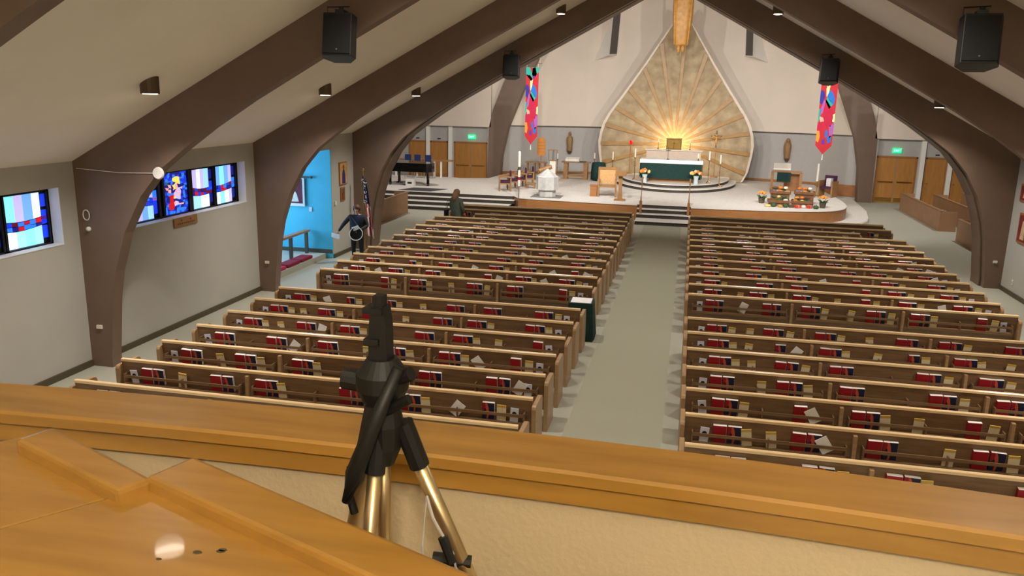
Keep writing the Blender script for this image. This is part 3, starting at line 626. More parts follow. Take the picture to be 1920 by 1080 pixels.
# choir chairs with purple cushions
for i in range(4):
    x, y = -6.95 + i * .17, 34.95 + i * .85
    t = thing('acolyte_chair', 'oak armchair with purple cushions, %s of the row from the font' % ORD[i], 'chair', (x, y, PZ), -PI / 2 + .25)
    for sx in (-1, 1):
        for sy in (-.24, .24): box('leg', CHAIRW, (sx * .29 - .03, sx * .29 + .03, sy - .03, sy + .03, 0, .62), t)
        box('armrest', CHAIRW, (sx * .29 - .04, sx * .29 + .04, -.28, .28, .6, .65), t)
    box('seat_cushion', PURPLE, (-.26, .26, -.25, .22, .36, .45), t, bevel=.02); box('backrest', PURPLE, (-.26, .26, .2, .27, .42, .86), t, bevel=.02); box('seat_frame', CHAIRW, (-.28, .28, -.26, .26, .3, .36), t)
t = thing('kneeling_stool', 'small low oak stool beside the font', 'stool', (-6.05, 36.3, PZ)); box('seat', CHAIRW, (-.2, .2, -.13, .13, .2, .25), t)
for sx in (-1, 1): box('leg', CHAIRW, (sx * .16 - .02, sx * .16 + .02, -.11, .11, 0, .2), t)
# back-wall furniture on the piano side
t = thing('hymn_board', 'arched oak hymn number board on a slim post', 'hymn board', (-6.2, 39.5, PZ))
MB().prism([(-.2, 1.25), (.2, 1.25), (.2, 1.95), (.15, 2.06), (0, 2.12), (-.15, 2.06), (-.2, 1.95)], 'y', -.03, .03).build('board', mat('orange_oak', (196, 124, 52), .4, var=.1), t)
for z in (1.42, 1.57, 1.72, 1.87): box('number_rail', CHAIRW, (-.18, .18, -.045, -.03, z, z + .015), t)
MB().lathe([(.16, 0), (.03, .05), (.025, 1.3)], 10).build('post', CHAIRW, t)
t = thing('console_table', 'narrow oak console table against the wall below the banner', 'table', (-6.55, 40.3, PZ)); box('table_top', CHAIRW, (-.55, .5, -.2, .2, .82, .87), t)
for x in (-.1, .12, -.45, .42): box('leg', CHAIRW, (x - .03, x + .03, -.15, .15, 0, .82), t)
t = thing('spindle_stand', 'oak stand with a spindle gallery under a triangular top', 'stand', (-5.62, 39.6, PZ)); MB().prism([(-.24, -.15), (.24, -.15), (.0, .2)], 'z', 1.5, 1.54).build('top', CHAIRW, t); MB().prism([(-.22, -.13), (.22, -.13), (0, .18)], 'z', 1.0, 1.04).build('lower_shelf', CHAIRW, t); box('pillar', NOSE, (-.14, .14, -.1, .1, 0, 1.0), t)
for x, y in ((-.2, -.12), (.2, -.12), (0, .15), (0, -.13)): MB().tube([(x, y, 1.04), (x, y, 1.5)], .012).build('spindle', BASEB, t)
t = thing('credence_table', 'oak credence table with a green runner under the carved statue', 'table', (-4.72, 41.3, PZ)); box('table_top', CHAIRW, (-.72, .72, -.25, .25, .82, .87), t); box('green_runner', CLOTHG, (-.5, .5, -.26, .26, .87, .88), t); box('lower_rail', CHAIRW, (-.5, .5, -.15, .15, .12, .2), t)
for x in (-.5, .5): box('leg', CHAIRW, (x - .1, x + .1, -.2, .2, 0, .82), t)
t = thing('missal_stand', 'pale wooden box stand on the credence table', 'box', (-4.9, 41.3, 1.48)); MB().prism([(-.12, 0), (.12, 0), (.12, .2), (-.12, .12)], 'x', -.35, .35).build('stand', NOSE, t)
t = thing('draped_chair', 'chair covered by a dark green drape near the presider chair', 'chair', (-3.55, 41.0, PZ))
MB().lathe([(.36, .05), (.36, .4), (.33, .8), (.3, .9), (.02, .92)], 28, fold=lambda a, z: 1 + .06 * math.sin(8 * a)).build('drape', CLOTHG, t, smooth=True)
for sx in (-1, 1): box('leg', CHAIRW, (sx * .2 - .02, sx * .2 + .02, -.2, .2, 0, .1), t)
TAN = mat('weathered_carving', (150, 116, 76), .6, var=.2, scale=12)
for x, lab, m in ((-5.46, 'carved wooden statue of a robed woman on the wall above the credence table', TAN), (5.62, 'carved wooden statue in a rayed oval on the wall behind the ambo', TAN)):
    y = arc(x) - .2; t = thing('wall_statue', lab, 'statue', (x, y, 1.8))
    MB().lathe([(.1, 0), (.15, .05), (.14, .3), (.17, .55), (.16, .72), (.07, .82), (.06, .85)], 16, fold=lambda a, z: 1 + .06 * math.sin(6 * a)).ball((0, -.02, .93), .085, sc=(.9, .9, 1.2)).build('figure', m, t, smooth=True)
    MB().lathe([(.06, -.12), (.14, 0)], 10).build('corbel', BASEB, t)
    if x > 0: MB().prism([(.19 * math.cos(q * PI / 10), .5 + .54 * math.sin(q * PI / 10)) for q in range(20)], 'y', .08, .12).build('mandorla', m, t)
# ambo, harvest display, chair on the other side
t = thing('ambo', 'large oak ambo with green hanging and pale sloped desk', 'lectern', (5.25, 39.8, PZ), -.1)
for x in (-.62, .62): box('side_panel', CHAIRW, (x - .06, x + .06, -.3, .35, 0, .85), t)
box('front_panel', PANELW, (-.1, .56, .2, .26, 0, .8), t); MB().prism([(-.32, 1.0), (.25, 1.2), (.25, 1.26), (-.32, 1.06)], 'x', -.6, .15).build('desk', NOSE, t); box('green_hanging', CLOTHG, (-.42, .18, -.33, -.31, .45, .88), t); box('crosspiece', CHAIRW, (-.66, .66, -.25, -.18, .86, .95), t)
t = thing('purple_chair', 'oak chair with purple cushions and a white cloth beside the ambo', 'chair', (6.85, 38.2, PZ), -.6)
for sx in (-1, 1): box('side_panel', CHAIRW, (sx * .3 - .03, sx * .3 + .03, -.28, .28, 0, .7), t)
box('seat', PURPLE, (-.27, .27, -.25, .2, .36, .45), t, bevel=.02); box('backrest', PURPLE, (-.27, .27, .18, .26, .4, .92), t, bevel=.02); box('white_cloth', CLOTHW, (-.08, .12, -.05, .17, .46, .8), t)
CR = mat('crate_wood', (120, 80, 48), .7, var=.2)
HC = [mat('produce_%d' % i, c_, .7, var=.12) for i, c_ in enumerate([(222, 120, 36), (226, 196, 120), (92, 100, 150), (226, 220, 206), (88, 62, 36), (52, 84, 44), (200, 60, 40), (150, 160, 210), (196, 150, 70)])]
CRL = [(4.4, 34.15, .12), (5.3, 34.25, .12), (4.5, 34.75, .42), (5.45, 34.85, .42)]
R = random.Random(11)
def produce(x, y, z, r, i, where):
    sh = [('gourd', 'pumpkin'), ('squash', 'squash'), ('wrapped_parcel', 'parcel'), ('loaf', 'bread'), ('cabbage', 'cabbage')][i % 5]
    col = HC[R.choice({'gourd': (0, 0, 1, 5), 'squash': (0, 1, 5, 8), 'wrapped_parcel': (2, 3, 7, 6), 'loaf': (1, 4, 8), 'cabbage': (5, 5, 3)}[sh[0]])]; cn = ['orange', 'cream', 'blue', 'white', 'brown', 'green', 'red', 'pale blue', 'tan'][HC.index(col)]
    t = thing(sh[0], '%s %s %s in the harvest display' % (cn, sh[1], where), sh[1], (x, y, z), R.uniform(0, 6), 'harvest display goods')
    if sh[0] in ('gourd', 'cabbage'): MB().lathe([(r * .3, 0), (r * .9, r * .3), (r, r * .7), (r * .7, r * 1.2), (r * .1, r * 1.3)], 16, fold=lambda a, zz: 1 + .07 * math.cos(8 * a)).build('fruit_body', col, t, smooth=True); MB().tube([(0, 0, r * 1.2), (.02, 0, r * 1.5)], .015, 6).build('stalk', LEAF, t)
    elif sh[0] == 'squash': MB().tube([(-r, 0, r * .6), (0, 0, r * .65), (r * .9, 0, r * .5), (r * 1.3, 0, r * .6)], [r * .3, r * .6, r * .5, r * .15], 10).build('fruit_body', col, t, smooth=True); MB().tube([(r * 1.3, 0, r * .6), (r * 1.5, 0, r * .7)], .012, 6).build('stalk', LEAF, t)
    elif sh[0] == 'loaf': MB().ball((0, 0, r * .5), r, sc=(1.4, .8, .55)).build('crust', col, t, smooth=True)
    else: box('wrapping', col, (-r, r, -r * .7, r * .7, 0, r * 1.1), t, bevel=r * .25); box('ribbon', HC[3], (-r * .1, r * .1, -r * .72, r * .72, r * .3, r * 1.12), t)
for i, (x, y, z) in enumerate(CRL):
    t = thing('produce_crate', 'wooden crate in the harvest display, %s one back from the platform edge' % ORD[i], 'crate', (x, y, PZ + z), R.uniform(-.2, .2))
    for s in (-1, 1):
        for zz in (.02,): box('slat', CR, (-.4, .4, s * .26 - .01, s * .26 + .01, zz, zz + .1), t); box('slat', CR, (s * .4 - .01, s * .4 + .01, -.26, .26, zz, zz + .1), t)
    box('base_board', CR, (-.4, .4, -.26, .26, 0, .02), t)
    box('support_box', CR, (-.36, .36, -.22, .22, -z, -.005), t)
    for q in range(5): produce(x - .26 + .13 * q, y + (.13 if q % 2 else -.12), PZ + z + .022, R.uniform(.09, .115), R.randrange(5), 'in the %s crate' % ORD[i])
for q in range(9): produce(3.95 + q * .225, 33.6 + .06 * math.sin(q * 2.1), PZ + .002, R.uniform(.09, .12), R.randrange(5), 'on the carpet by the platform edge')
for i, (x, y, z) in enumerate(CRL):
    for q in range(3): produce(x - .2 + .2 * q, y, PZ + z + .17, R.uniform(.08, .1), R.randrange(5), 'heaped on top of the %s crate' % ORD[i])
for x, y, lab in ((6.05, 33.95, 'potted orange chrysanthemum at the end of the harvest display'), (3.8, 34.7, 'potted orange chrysanthemum behind the harvest crates')):
    t = thing('potted_flowers', lab, 'flowers', (x, y, PZ)); MB().lathe([(.1, 0), (.14, .22)], 12).build('pot', BASEB, t); lv = MB()
    for i in range(16): a = i * 2.4; lv.tube([(0, 0, .2), (.2 * math.cos(a), .2 * math.sin(a), .25 + .02 * (i % 5))], [.035, .008], 5)
    lv.build('leaves', LEAF, t)
    for i in range(12): a = i * 2.4; MB().ball((.012 * i * math.cos(a) * 1.3, .012 * i * math.sin(a) * 1.3, .46 - .006 * i), .05, 7, 5).build('blossom', FLOW[0], t)
# banners
BC = [mat('banner_%s' % n, c_, .85, var=.08) for n, c_ in (('crimson', (168, 16, 56)), ('red', (172, 28, 40)), ('blue', (24, 98, 178)), ('violet', (84, 44, 140)), ('teal', (30, 150, 130)), ('yellow', (244, 226, 140)), ('orange', (240, 130, 40)), ('mauve', (150, 80, 150)), ('navy', (44, 36, 130)), ('peach', (240, 150, 130)))]
BPIECES = [([(-.5, 1), (-.2, 1), (.05, .83), (-.1, .8), (-.5, .9)], 4), ([(0, 1), (.5, 1), (.5, .93), (.1, .87), (-.05, .9)], 4), ([(0, .99), (.25, 1), (.35, .9), (.1, .83), (-.02, .9)], 3), ([(-.5, .9), (-.2, .88), (-.15, .78), (-.3, .74), (-.5, .76)], 1), ([(.2, .9), (.5, .92), (.5, .72), (.2, .82)], 1),
           ([(-.25, .9), (.05, .83), (.0, .72), (-.12, .66), (-.18, .78)], 5), ([(-.5, .75), (-.28, .74), (-.2, .66), (-.35, .56), (-.5, .58)], 8), ([(.05, .76), (.25, .72), (.4, .64), (.35, .55), (.15, .6), (-.1, .67)], 2), ([(-.1, .66), (.1, .62), (.3, .56), (.1, .5), (-.15, .6)], 4),
           ([(-.15, .64), (.35, .48), (.4, .38), (.3, .26), (-.1, .28), (-.2, .45)], 0), ([(-.25, .62), (-.15, .6), (-.25, .45), (-.4, .4), (-.4, .5)], 7), ([(-.5, .5), (-.38, .5), (-.4, .36), (-.5, .3)], 4), ([(-.42, .4), (-.2, .38), (-.1, .33), (-.35, .32)], 9), ([(-.5, .3), (-.2, .33), (-.1, .25), (-.3, .2), (-.5, .22)], 0),
           ([(-.5, .2), (-.35, .2), (-.28, .12), (-.35, .04), (-.5, .06)], 6), ([(.36, .42), (.5, .44), (.5, .32), (.38, .33)], 5), ([(.2, .26), (.5, .32), (.5, .16), (.3, .1)], 7), ([(0, .2), (.15, .22), (.18, .13), (.02, .11)], 2), ([(.15, .12), (.4, .14), (.4, .05), (.2, .03)], 2), ([(-.15, .08), (.05, .09), (.05, .02), (-.12, .01)], 3)]
for x, wd, lab in ((-5.68, .52, 'long pointed multicoloured banner hanging above the font'), (5.85, .6, 'long pointed multicoloured banner hanging above the ambo side')):
    t = thing('hanging_banner', lab, 'banner', (x, 34.0, 0)); z0, z1 = 3.02, 5.78
    MB().prism([(-wd / 2, z1), (wd / 2, z1), (wd / 2, z0), (0, z0 - .34), (-wd / 2, z0)], 'y', 0, .012).build('cloth', BC[1], t)
    for pts, ci in BPIECES: MB().prism([(px * wd, z0 + pz * (z1 - z0)) for px, pz in pts], 'y', -.006, 0).build('applique', BC[ci], t)
    MB().tube([(-.38, 0, 5.94), (.38, 0, 5.94)], .012).build('rod', BASEB, t); MB().tube([(0, 0, z0 - .34), (0, 0, z0 - .56)], [.008, .02]).build('tassel', NOSE, t)
    for s in (-1, 1): MB().tube([(s * .3, 0, 5.94), (s * .3, 0, 12.99)], .005, 5).build('cord', NOSE, t); MB().tube([(s * wd * .45, 0, 5.78), (s * wd * .45, 0, 5.94)], .004, 5).build('loop', NOSE, t)
# piano, blue chairs, counter
t = thing('grand_piano', 'black grand piano on the platform at the side steps', 'piano', (-11.5, 35.9, PZ))
bd = [(-1.05, -.75), (.9, -.75), (1.1, -.55), (1.12, -.2), (.8, .2), (.2, .45), (-.3, .8), (-1.05, .85)]
MB().prism(bd, 'z', .62, .98).build('case', GLOSS, t); MB().prism([(x * 1.01, y * 1.01) for x, y in bd], 'z', .98, 1.01).build('lid', GLOSS, t); box('key_block', NOSE, (-1.18, -1.05, -.65, .7, .68, .74), t)
for x, y in ((.9, -.5), (-.85, -.6), (-.85, .6)): MB().lathe([(.05, 0), (.07, .1), (.06, .3), (.09, .62)], 10, (x, y)).build('leg', GLOSS, t)
MB().tube([(-.6, 0, .62), (-.6, 0, .08)], .02).box(-.75, -.45, -.1, .1, .05, .1).build('pedal_lyre', GLOSS, t)
t = thing('floor_mat', 'dark grey mat on the platform in front of the piano', 'mat', (-10.35, 34.0, PZ)); MB().prism([(-.95, -.55), (.5, -.6), (.95, .5), (-.6, .45)], 'z', .003, .015).build('mat', mat('charcoal_mat', (70, 68, 70), .95, var=.1), t)
for x, y, lab in ((-11.35, 35.2, 'white speaker box under the grand piano'), (-12.9, 35.3, 'white crate behind the piano leg')):
    t = thing('white_box', lab, 'box', (x, y, PZ)); box('case', WHITEP, (-.2, .2, -.14, .14, .0, .3), t, bevel=.02); box('slot', BLACK, (-.1, .1, -.145, -.14, .1, .18), t)
for i, x in enumerate((-12.62, -12.14, -11.6)):
    t = thing('stacking_chair', 'blue upholstered chair behind the piano, %s from the side doors wall' % ORD[i], 'chair', (x, 38.75, PZ))
    box('backrest', NAVYC, (-.16, .16, -.24, -.2, .70, 1.14), t, bevel=.015); box('seat', NAVYC, (-.2, .2, -.2, .22, .42, .48), t, bevel=.015)
    for sx in (-1, 1):
        for sy in (-.2, .2): MB().tube([(sx * .19, sy, 0), (sx * .18, sy * 1.05, .42 if sy > 0 else 1.0)], .012).build('leg', STEEL, t)
t = thing('counter_table', 'long oak counter table with white legs behind the piano', 'table', (-12.1, 39.4, PZ)); box('table_top', CHAIRW, (-1.6, 1.5, -.25, .25, .8, .86), t)
for x in (-1.4, -.3, .6, .95): box('leg', WHITEP, (x - .04, x + .04, -.2, -.12, 0, .8), t)
# choir stalls
def stall(name, lab, x, y0, y1, face, h=.75):
    t = thing(name, lab, 'choir stall', (x, y0, 0)); L = y1 - y0
    box('front_panel', STALLW, (-.03, .03, 0, L, 0, h), t); box('end_panel', STALLW, (min(0, face * .55), max(0, face * .55), -.04, 0, 0, h), t); box('end_panel', STALLW, (min(0, face * .55), max(0, face * .55), L, L + .04, 0, h), t)
    box('book_shelf', STALLW, (min(0, face * .3), max(0, face * .3), 0, L, .5, .53), t); box('top_rail', CHAIRW, (-.06, .06, -.04, L + .04, h, h + .03), t)
stall('choir_stall', 'long low oak choir stall front nearest the pews, on the ambo side', 10.22, 33.4, 39.6, 1)
stall('choir_stall', 'short oak choir stall front beside the arch, on the ambo side', 10.2, 27.2, 31.2, 1)
stall('choir_stall', 'second oak choir stall row before the wing doors', 11.3, 33.6, 38.6, 1, .85)
stall('choir_stall', 'rear oak choir stall row next to the wing doors', 12.4, 33.6, 38.6, 1, .95)
stall('choir_stall', 'oak stall front beside the arch on the flag side', -10.1, 26.2, 31.15, -1, .8)
for i in range(3):
    t = thing('stall_book', 'dark book, %s along the choir stall shelf' % ORD[i], 'book', (10.42, 33.6 + i * .3, .53), 0, 'books in the choir stall'); box('cover', BASEB, (-.1, .1, -.03, .03, 0, .18), t); box('pages', PAGES, (-.09, .095, -.022, .022, .005, .185), t)
# ================================================================== LEFT WALL THINGS
t = thing('kneeling_rail', 'wooden kneeling rail on the alcove step', 'rail', (-9.7, 18.35, .15)); box('top_rail', STALLW, (-.08, .08, 0, 3.1, .62, .68), t)
for y in (.2, 1.1, 2.05, 3.0): box('post', BASEB, (-.04, .04, y - .04, y + .04, 0, .62), t)
for i, (y0, y1, m, lab) in enumerate(((18.55, 19.2, PINKC, 'bright red kneeling cushion on the alcove step'), (19.3, 20.0, CRIMSON, 'dark crimson kneeling cushion between the bright one and the far one'), (20.05, 20.75, CRIMSON, 'dark crimson kneeling cushion nearest the blue wall'))):
    t = thing('kneeling_cushion', lab, 'cushion', (-9.4, (y0 + y1) / 2, .15)); box('pad', m, (-.17, .17, -(y1 - y0) / 2, (y1 - y0) / 2, 0, .09), t, bevel=.03)
t = thing('tapestry', 'tapestry of a white-robed figure hung on the blue alcove wall', 'tapestry', (-10.3, 21.5, 0))
box('border', NOSE, (-.55, .52, -.01, .02, 1.47, 2.27), t); box('field', mat('wine_field', (104, 48, 62), .9, var=.3, scale=9), (-.49, .46, -.016, -.01, 1.55, 2.25), t)
MB().tube([(-.62, 0, 2.3), (.72, 0, 2.3)], .018).build('rod', BASEB, t); MB().ball((.74, 0, 2.3), .04).build('finial', BASEB, t)
TW = mat('tapestry_white', (222, 208, 190), .9, var=.2, scale=12)
MB().prism([(-.1, 1.6), (.35, 1.6), (.3, 1.8), (.2, 1.95), (.12, 1.98), (0, 1.85)], 'y', -.024, -.016).build('woven_robe', TW, t)
MB().prism([(.16 + .1 * math.cos(a * PI / 8), 2.08 + .1 * math.sin(a * PI / 8)) for a in range(16)], 'y', -.026, -.016).build('woven_halo', YELLOWB, t)
for y0, y1, z0, z1, lab, c1 in ((22.11, 22.64, 2.04, 2.69, 'tall gold-ground icon of a blue-robed figure on the wall by the flag', (44, 52, 120)), (22.17, 22.46, 1.58, 1.97, 'small dark icon below the gold icon', (140, 50, 40))):
    t = thing('icon_picture', lab, 'picture', (-8.985, (y0 + y1) / 2, z0)); w_, h_ = (y1 - y0) / 2, z1 - z0
    box('frame', PANELW, (-.012, .02, -w_, w_, 0, h_), t); box('ground', mat('icon_ground_%d' % int(z0 * 10), (206, 160, 92) if z0 > 2 else (120, 96, 56), .6, var=.2), (.02, .024, -w_ + .03, w_ - .03, .03, h_ - .03), t)
    MB().prism([(-w_ * .45, .04), (w_ * .45, .04), (w_ * .35, h_ * .5), (w_ * .15, h_ * .68), (-w_ * .15, h_ * .68), (-w_ * .35, h_ * .5)], 'x', .024, .028).build('painted_robe', mat('icon_robe_%d' % c1[0], c1, .6, var=.1), t)
    MB().prism([(w_ * .2 * math.cos(a * PI / 6), h_ * .78 + w_ * .25 * math.sin(a * PI / 6)) for a in range(12)], 'x', .024, .03).build('painted_head', mat('icon_head', (120, 76, 50), .6, var=.1), t)
for y, z0, z1, lab in ((22.2, 1.36, 2.1, 'dark red framed picture on the wall on the ambo side'), (22.4, 2.36, 2.8, 'upper framed picture on the wall on the ambo side')):
    t = thing('framed_picture', lab, 'picture', (8.985, y, z0)); box('frame', PANELW, (-.02, .012, -.36, .36, 0, z1 - z0), t); box('print', mat('picture_wine', (120, 40, 36), .6, var=.5, scale=6), (-.025, -.02, -.31, .31, .05, z1 - z0 - .05), t)
    MB().prism([(-.12, .1), (.14, .1), (.08, (z1 - z0) * .75), (-.05, (z1 - z0) * .75)], 'x', -.03, -.025).build('painted_figure', mat('picture_pale', (214, 180, 140), .6, var=.2), t)
t = thing('thermostat', 'small white thermostat beside the gold icon', 'thermostat', (-8.99, 21.8, 1.56)); box('case', WHITEP, (-.01, .03, -.04, .04, -.06, .06), t, bevel=.008)
t = thing('light_switch', 'white switch plate on the blue alcove wall', 'switch', (-9.63, 21.55, 1.39)); box('plate', WHITEP, (-.04, .04, -.012, .01, -.06, .06), t); box('toggle', NOSE, (-.01, .01, -.025, -.012, -.015, .015), t)
t = thing('wall_outlet', 'white outlet plate low on the wall on the ambo side', 'outlet', (8.99, 22.4, .34)); box('plate', WHITEP, (-.012, .01, -.04, .04, -.06, .06), t); box('socket', GREYW, (-.016, -.012, -.02, .02, -.03, .03), t)
t = thing('frame_sensor', 'round white sensor disc on the second nave arch, flag side', 'sensor', (-7.42, 11.64, 3.36)); MB().lathe([(.1, 0), (.085, .03)], 18).build('disc', WHITEP, t, rot=(PI / 2, 0, 0)); MB().tube([(-1.5, 0, .02), (-.7, 0, -.02), (0, 0, 0)], .006, 5).build('wire', NOSE, t)
t = thing('ring_fitting', 'small pale ring fitting on the second nave arch by the wall', 'fitting', (-8.82, 11.64, 2.62)); MB().tube([(.06 * math.cos(a * PI / 8), 0, .085 * math.sin(a * PI / 8)) for a in range(17)], .009, 6).build('ring', NOSE, t); MB().ball((.02, 0, -.23), .04).build('button', WHITEP, t)
# flag
t = thing('flag_on_pole', 'furled stars and stripes flag on a pole beside the arch', 'flag', (-8.5, 22.75, 0))
MB().lathe([(.14, 0), (.12, .06), (.016, .1), (.016, 2.36)], 10).build('pole', BRASS, t); MB().ball((0, 0, 2.43), .045, sc=(.8, .8, 1.6)).build('finial', BRASS, t)
FRED = mat('flag_red', (168, 26, 40), .8, var=.05); FWH = mat('flag_white', (232, 226, 220), .8, var=.03); FBL = mat('flag_blue', (30, 36, 78), .8, var=.05)
nz, nw = 30, 14; b = MB(); vs = []
for i in range(nz + 1):
    v = i / nz; z = 2.3 - 1.75 * v
    for k in range(nw + 1):
        u = k / nw; wd = .10 + .20 * v ** .8
        vs.append((-.03 + wd * u + .06 * v, -.03 + .05 * math.sin(u * 9 + v * 2) * (.4 + v), z - .16 * u * (1 - v * .3)))
fs = [(i * (nw + 1) + k, i * (nw + 1) + k + 1, (i + 1) * (nw + 1) + k + 1, (i + 1) * (nw + 1) + k) for i in range(nz) for k in range(nw)]
b.add(vs, fs); b.m = [(2 if i < 13 else (0 if ((k + i // 5) // 2) % 2 == 0 else 1)) for i in range(nz) for k in range(nw)]
fo = b.build('flag_cloth', [FRED, FWH, FBL], t, smooth=True); sm = fo.modifiers.new('thick', 'SOLIDIFY'); sm.thickness = .006
st = MB(); R = random.Random(2)
for i in range(26): st.ball((-.02 + R.uniform(0, .14), -.09, 2.2 - R.uniform(0, .7)), .014, 5, 4)
st.build('stars', FWH, t)
# ================================================================== PEOPLE
def person(name, lab, loc, rz, joints, edges, mats, hgt, parts):
    """joints: name->(pos, radius); body grown with a skin modifier, faces coloured by zone function"""
    names = list(joints); idx = {n: i for i, n in enumerate(names)}
    me = bpy.data.meshes.new('body'); me.from_pydata([joints[n][0] for n in names], [(idx[a], idx[c_]) for a, c_ in edges], [])
    o = link(name, me, None, loc, (0, 0, rz))
    m = o.modifiers.new('skin', 'SKIN'); me.skin_vertices[0].data[idx['pelvis']].use_root = True
    for n in names:
        r = joints[n][1]; me.skin_vertices[0].data[idx[n]].radius = r if isinstance(r, tuple) else (r, r)
    s = o.modifiers.new('sub', 'SUBSURF'); s.levels = 2; s.render_levels = 2
    bpy.context.view_layer.update(); dg = bpy.context.evaluated_depsgraph_get()
    nm = bpy.data.meshes.new_from_object(o.evaluated_get(dg)); o.modifiers.clear(); o.data = nm
    for q in mats: nm.materials.append(q)
    for p in nm.polygons: p.use_smooth = True; p.material_index = parts(p.center)
    tag(o, lab, 'person'); return o
def hand(o, wrist, d, m=SKIN):
    d = Vector(d).normalized(); a = d.cross(Vector((0, 1, 0))).normalized(); w_ = Vector(wrist); b = MB()
    b.ball(w_ + d * .05, .042, 8, 6, (1, .6, 1.1))
    for i in range(4): p = w_ + d * .08 + a * (.026 - .0175 * i); b.tube([p, p + d * (.04 - .004 * abs(i - 1)) + Vector((0, -.008, 0)), p + d * (.062 - .006 * abs(i - 1)) + Vector((0, -.028, 0))], [.0095, .009, .007], 6)
    p = w_ + d * .03 + a * .035; b.tube([p, p + a * .022 + d * .025, p + a * .02 + d * .055 + Vector((0, -.01, 0))], [.011, .01, .008], 6)
    b.build('hand', m, o, smooth=True)
def face(o, hc, r, hair, long=False):
    x, y, z = hc; b = MB()
    for s in (-1, 1): b.ball((x + s * .03, y - r * .88, z + .005), .011, 6, 5)
    b.build('eyes', BASEB, o)
    MB().ball((x, y - r * 1.0, z - .02), .016, 6, 5, (.8, 1.2, 1.4)).build('nose', SKIN, o); MB().ball((x, y - r * .9, z - .06), .02, 6, 5, (1.2, .5, .4)).build('mouth', mat('lips', (160, 84, 76), .6, var=0), o)
    for s in (-1, 1): MB().ball((x + s * r * .98, y + .01, z - .01), .022, 6, 5, (.5, 1, 1.4)).build('ear', SKIN, o)
    h = MB().ball((x, y + .02, z + .025), r * 1.24, 14, 10, (1, 1.02, 1.05)); keep = []
    hm = MB(); hm.v = h.v; hm.f = [f for f in h.f if not (sum(h.v[i][1] for i in f) / len(f) < y - r * .35 and sum(h.v[i][2] for i in f) / len(f) < z + r * .45) and sum(h.v[i][2] for i in f) / len(f) > z - r * (.9 if not long else 1.0)]; hm.m = [0] * len(hm.f)
    if long: hm.tube([(x, y + .06, z + .02), (x, y + .1, z - .12), (x + .01, y + .11, z - .27)], [.09, .1, .05], 10)
    ho = hm.build('hair', hair, o, smooth=True); sm = ho.modifiers.new('thick', 'SOLIDIFY'); sm.thickness = .012
JK = mat('black_jacket', (24, 25, 30), .7, var=.15); NAVYT = mat('navy_top', (28, 38, 74), .8, var=.1); TROU = mat('black_trousers', (18, 18, 20), .8, var=.1)
def zone1(c_):
    if c_.z > 1.34 and abs(c_.x) < .16: return 0
    if c_.z < .78: return 2
    if abs(c_.x - .0) < .07 and c_.y < -.05 and c_.z > .85: return 3
    return 1
J = {'pelvis': ((0, 0, .82), (.17, .13)), 'belly': ((0, -.01, 1.0), (.21, .15)), 'chest': ((0, 0, 1.18), (.21, .14)), 'neckb': ((0, .0, 1.33), (.07, .07)), 'neck': ((0, -.02, 1.39), .05), 'head': ((0, -.03, 1.46), (.075, .085)), 'crown': ((0, -.02, 1.55), (.07, .08)),
     'shl': ((-.19, 0, 1.27), .085), 'ell': ((-.36, -.06, 1.08), .06), 'wrl': ((-.50, -.14, .88), .035), 'shr': ((.19, 0, 1.27), .085), 'elr': ((.30, -.06, 1.03), .06), 'wrr': ((.12, -.27, .96), .035),
     'hl': ((-.10, 0, .74), .10), 'kl': ((-.11, -.02, .42), .07), 'al': ((-.11, .01, .08), .045), 'tl': ((-.12, -.13, .035), .04), 'hr': ((.10, 0, .74), .10), 'kr': ((.11, -.02, .42), .07), 'ar': ((.11, .01, .08), .045), 'tr': ((.12, -.13, .035), .04)}
ED = [('pelvis', 'belly'), ('belly', 'chest'), ('chest', 'neckb'), ('neckb', 'neck'), ('neck', 'head'), ('head', 'crown'), ('chest', 'shl'), ('shl', 'ell'), ('ell', 'wrl'), ('chest', 'shr'), ('shr', 'elr'), ('elr', 'wrr'), ('pelvis', 'hl'), ('hl', 'kl'), ('kl', 'al'), ('al', 'tl'), ('pelvis', 'hr'), ('hr', 'kr'), ('kr', 'ar'), ('ar', 'tr')]
p1 = person('person', 'person in a black jacket standing by the flag holding papers and a round basket', (-8.15, 21.35, 0), .25, J, ED, [SKIN, JK, TROU, NAVYT], 1.58, zone1)
face(p1, (0, -.03, 1.49), .088, HAIRB); hand(p1, (-.50, -.14, .88), (-.5, -.3, -.8)); hand(p1, (.12, -.27, .96), (-.6, -.5, -.3))
MB().tube([(-.14, -.13, 1.3), (.05, -.17, 1.05), (.18, -.1, .85)], .008, 6).build('bag_strap', BASEB, p1)
t = thing('round_basket', 'round dark basket with a pale rim held by the person at the flag', 'basket', (-8.02, 21.0, .84), .2)
bo = MB().lathe([(.03, .0), (.15, .02), (.18, .1), (.165, .1), (.14, .035), (.02, .02)], 22).build('bowl', mat('dark_wicker', (34, 30, 28), .9, var=.3, scale=60), t, rot=(math.radians(70), 0, 0)); MB().tube([(.18 * math.cos(a * PI / 12), .18 * math.sin(a * PI / 12), .1) for a in range(25)], .011, 8).build('rim', NOSE, bo)
t = thing('paper_sheets', 'white folded papers in the outstretched hand of the person at the flag', 'paper', (-8.66, 21.05, .78)); MB().box(-.12, .1, -.03, -.02, -.09, .05).build('sheet', PAGES, t, rot=(.4, .3, 0)); MB().box(-.08, .12, -.045, -.035, -.07, .06).build('sheet', PAGES, t, rot=(.3, .1, 0))
t = thing('paper_sheets', 'white folded paper held over the round basket', 'paper', (-8.03, 20.98, 1.02)); MB().box(-.1, .1, -.02, -.01, -.05, .07).build('sheet', PAGES, t, rot=(.5, -.4, 0))
COAT = mat('sage_green_coat', (112, 124, 108), .85, var=.15)
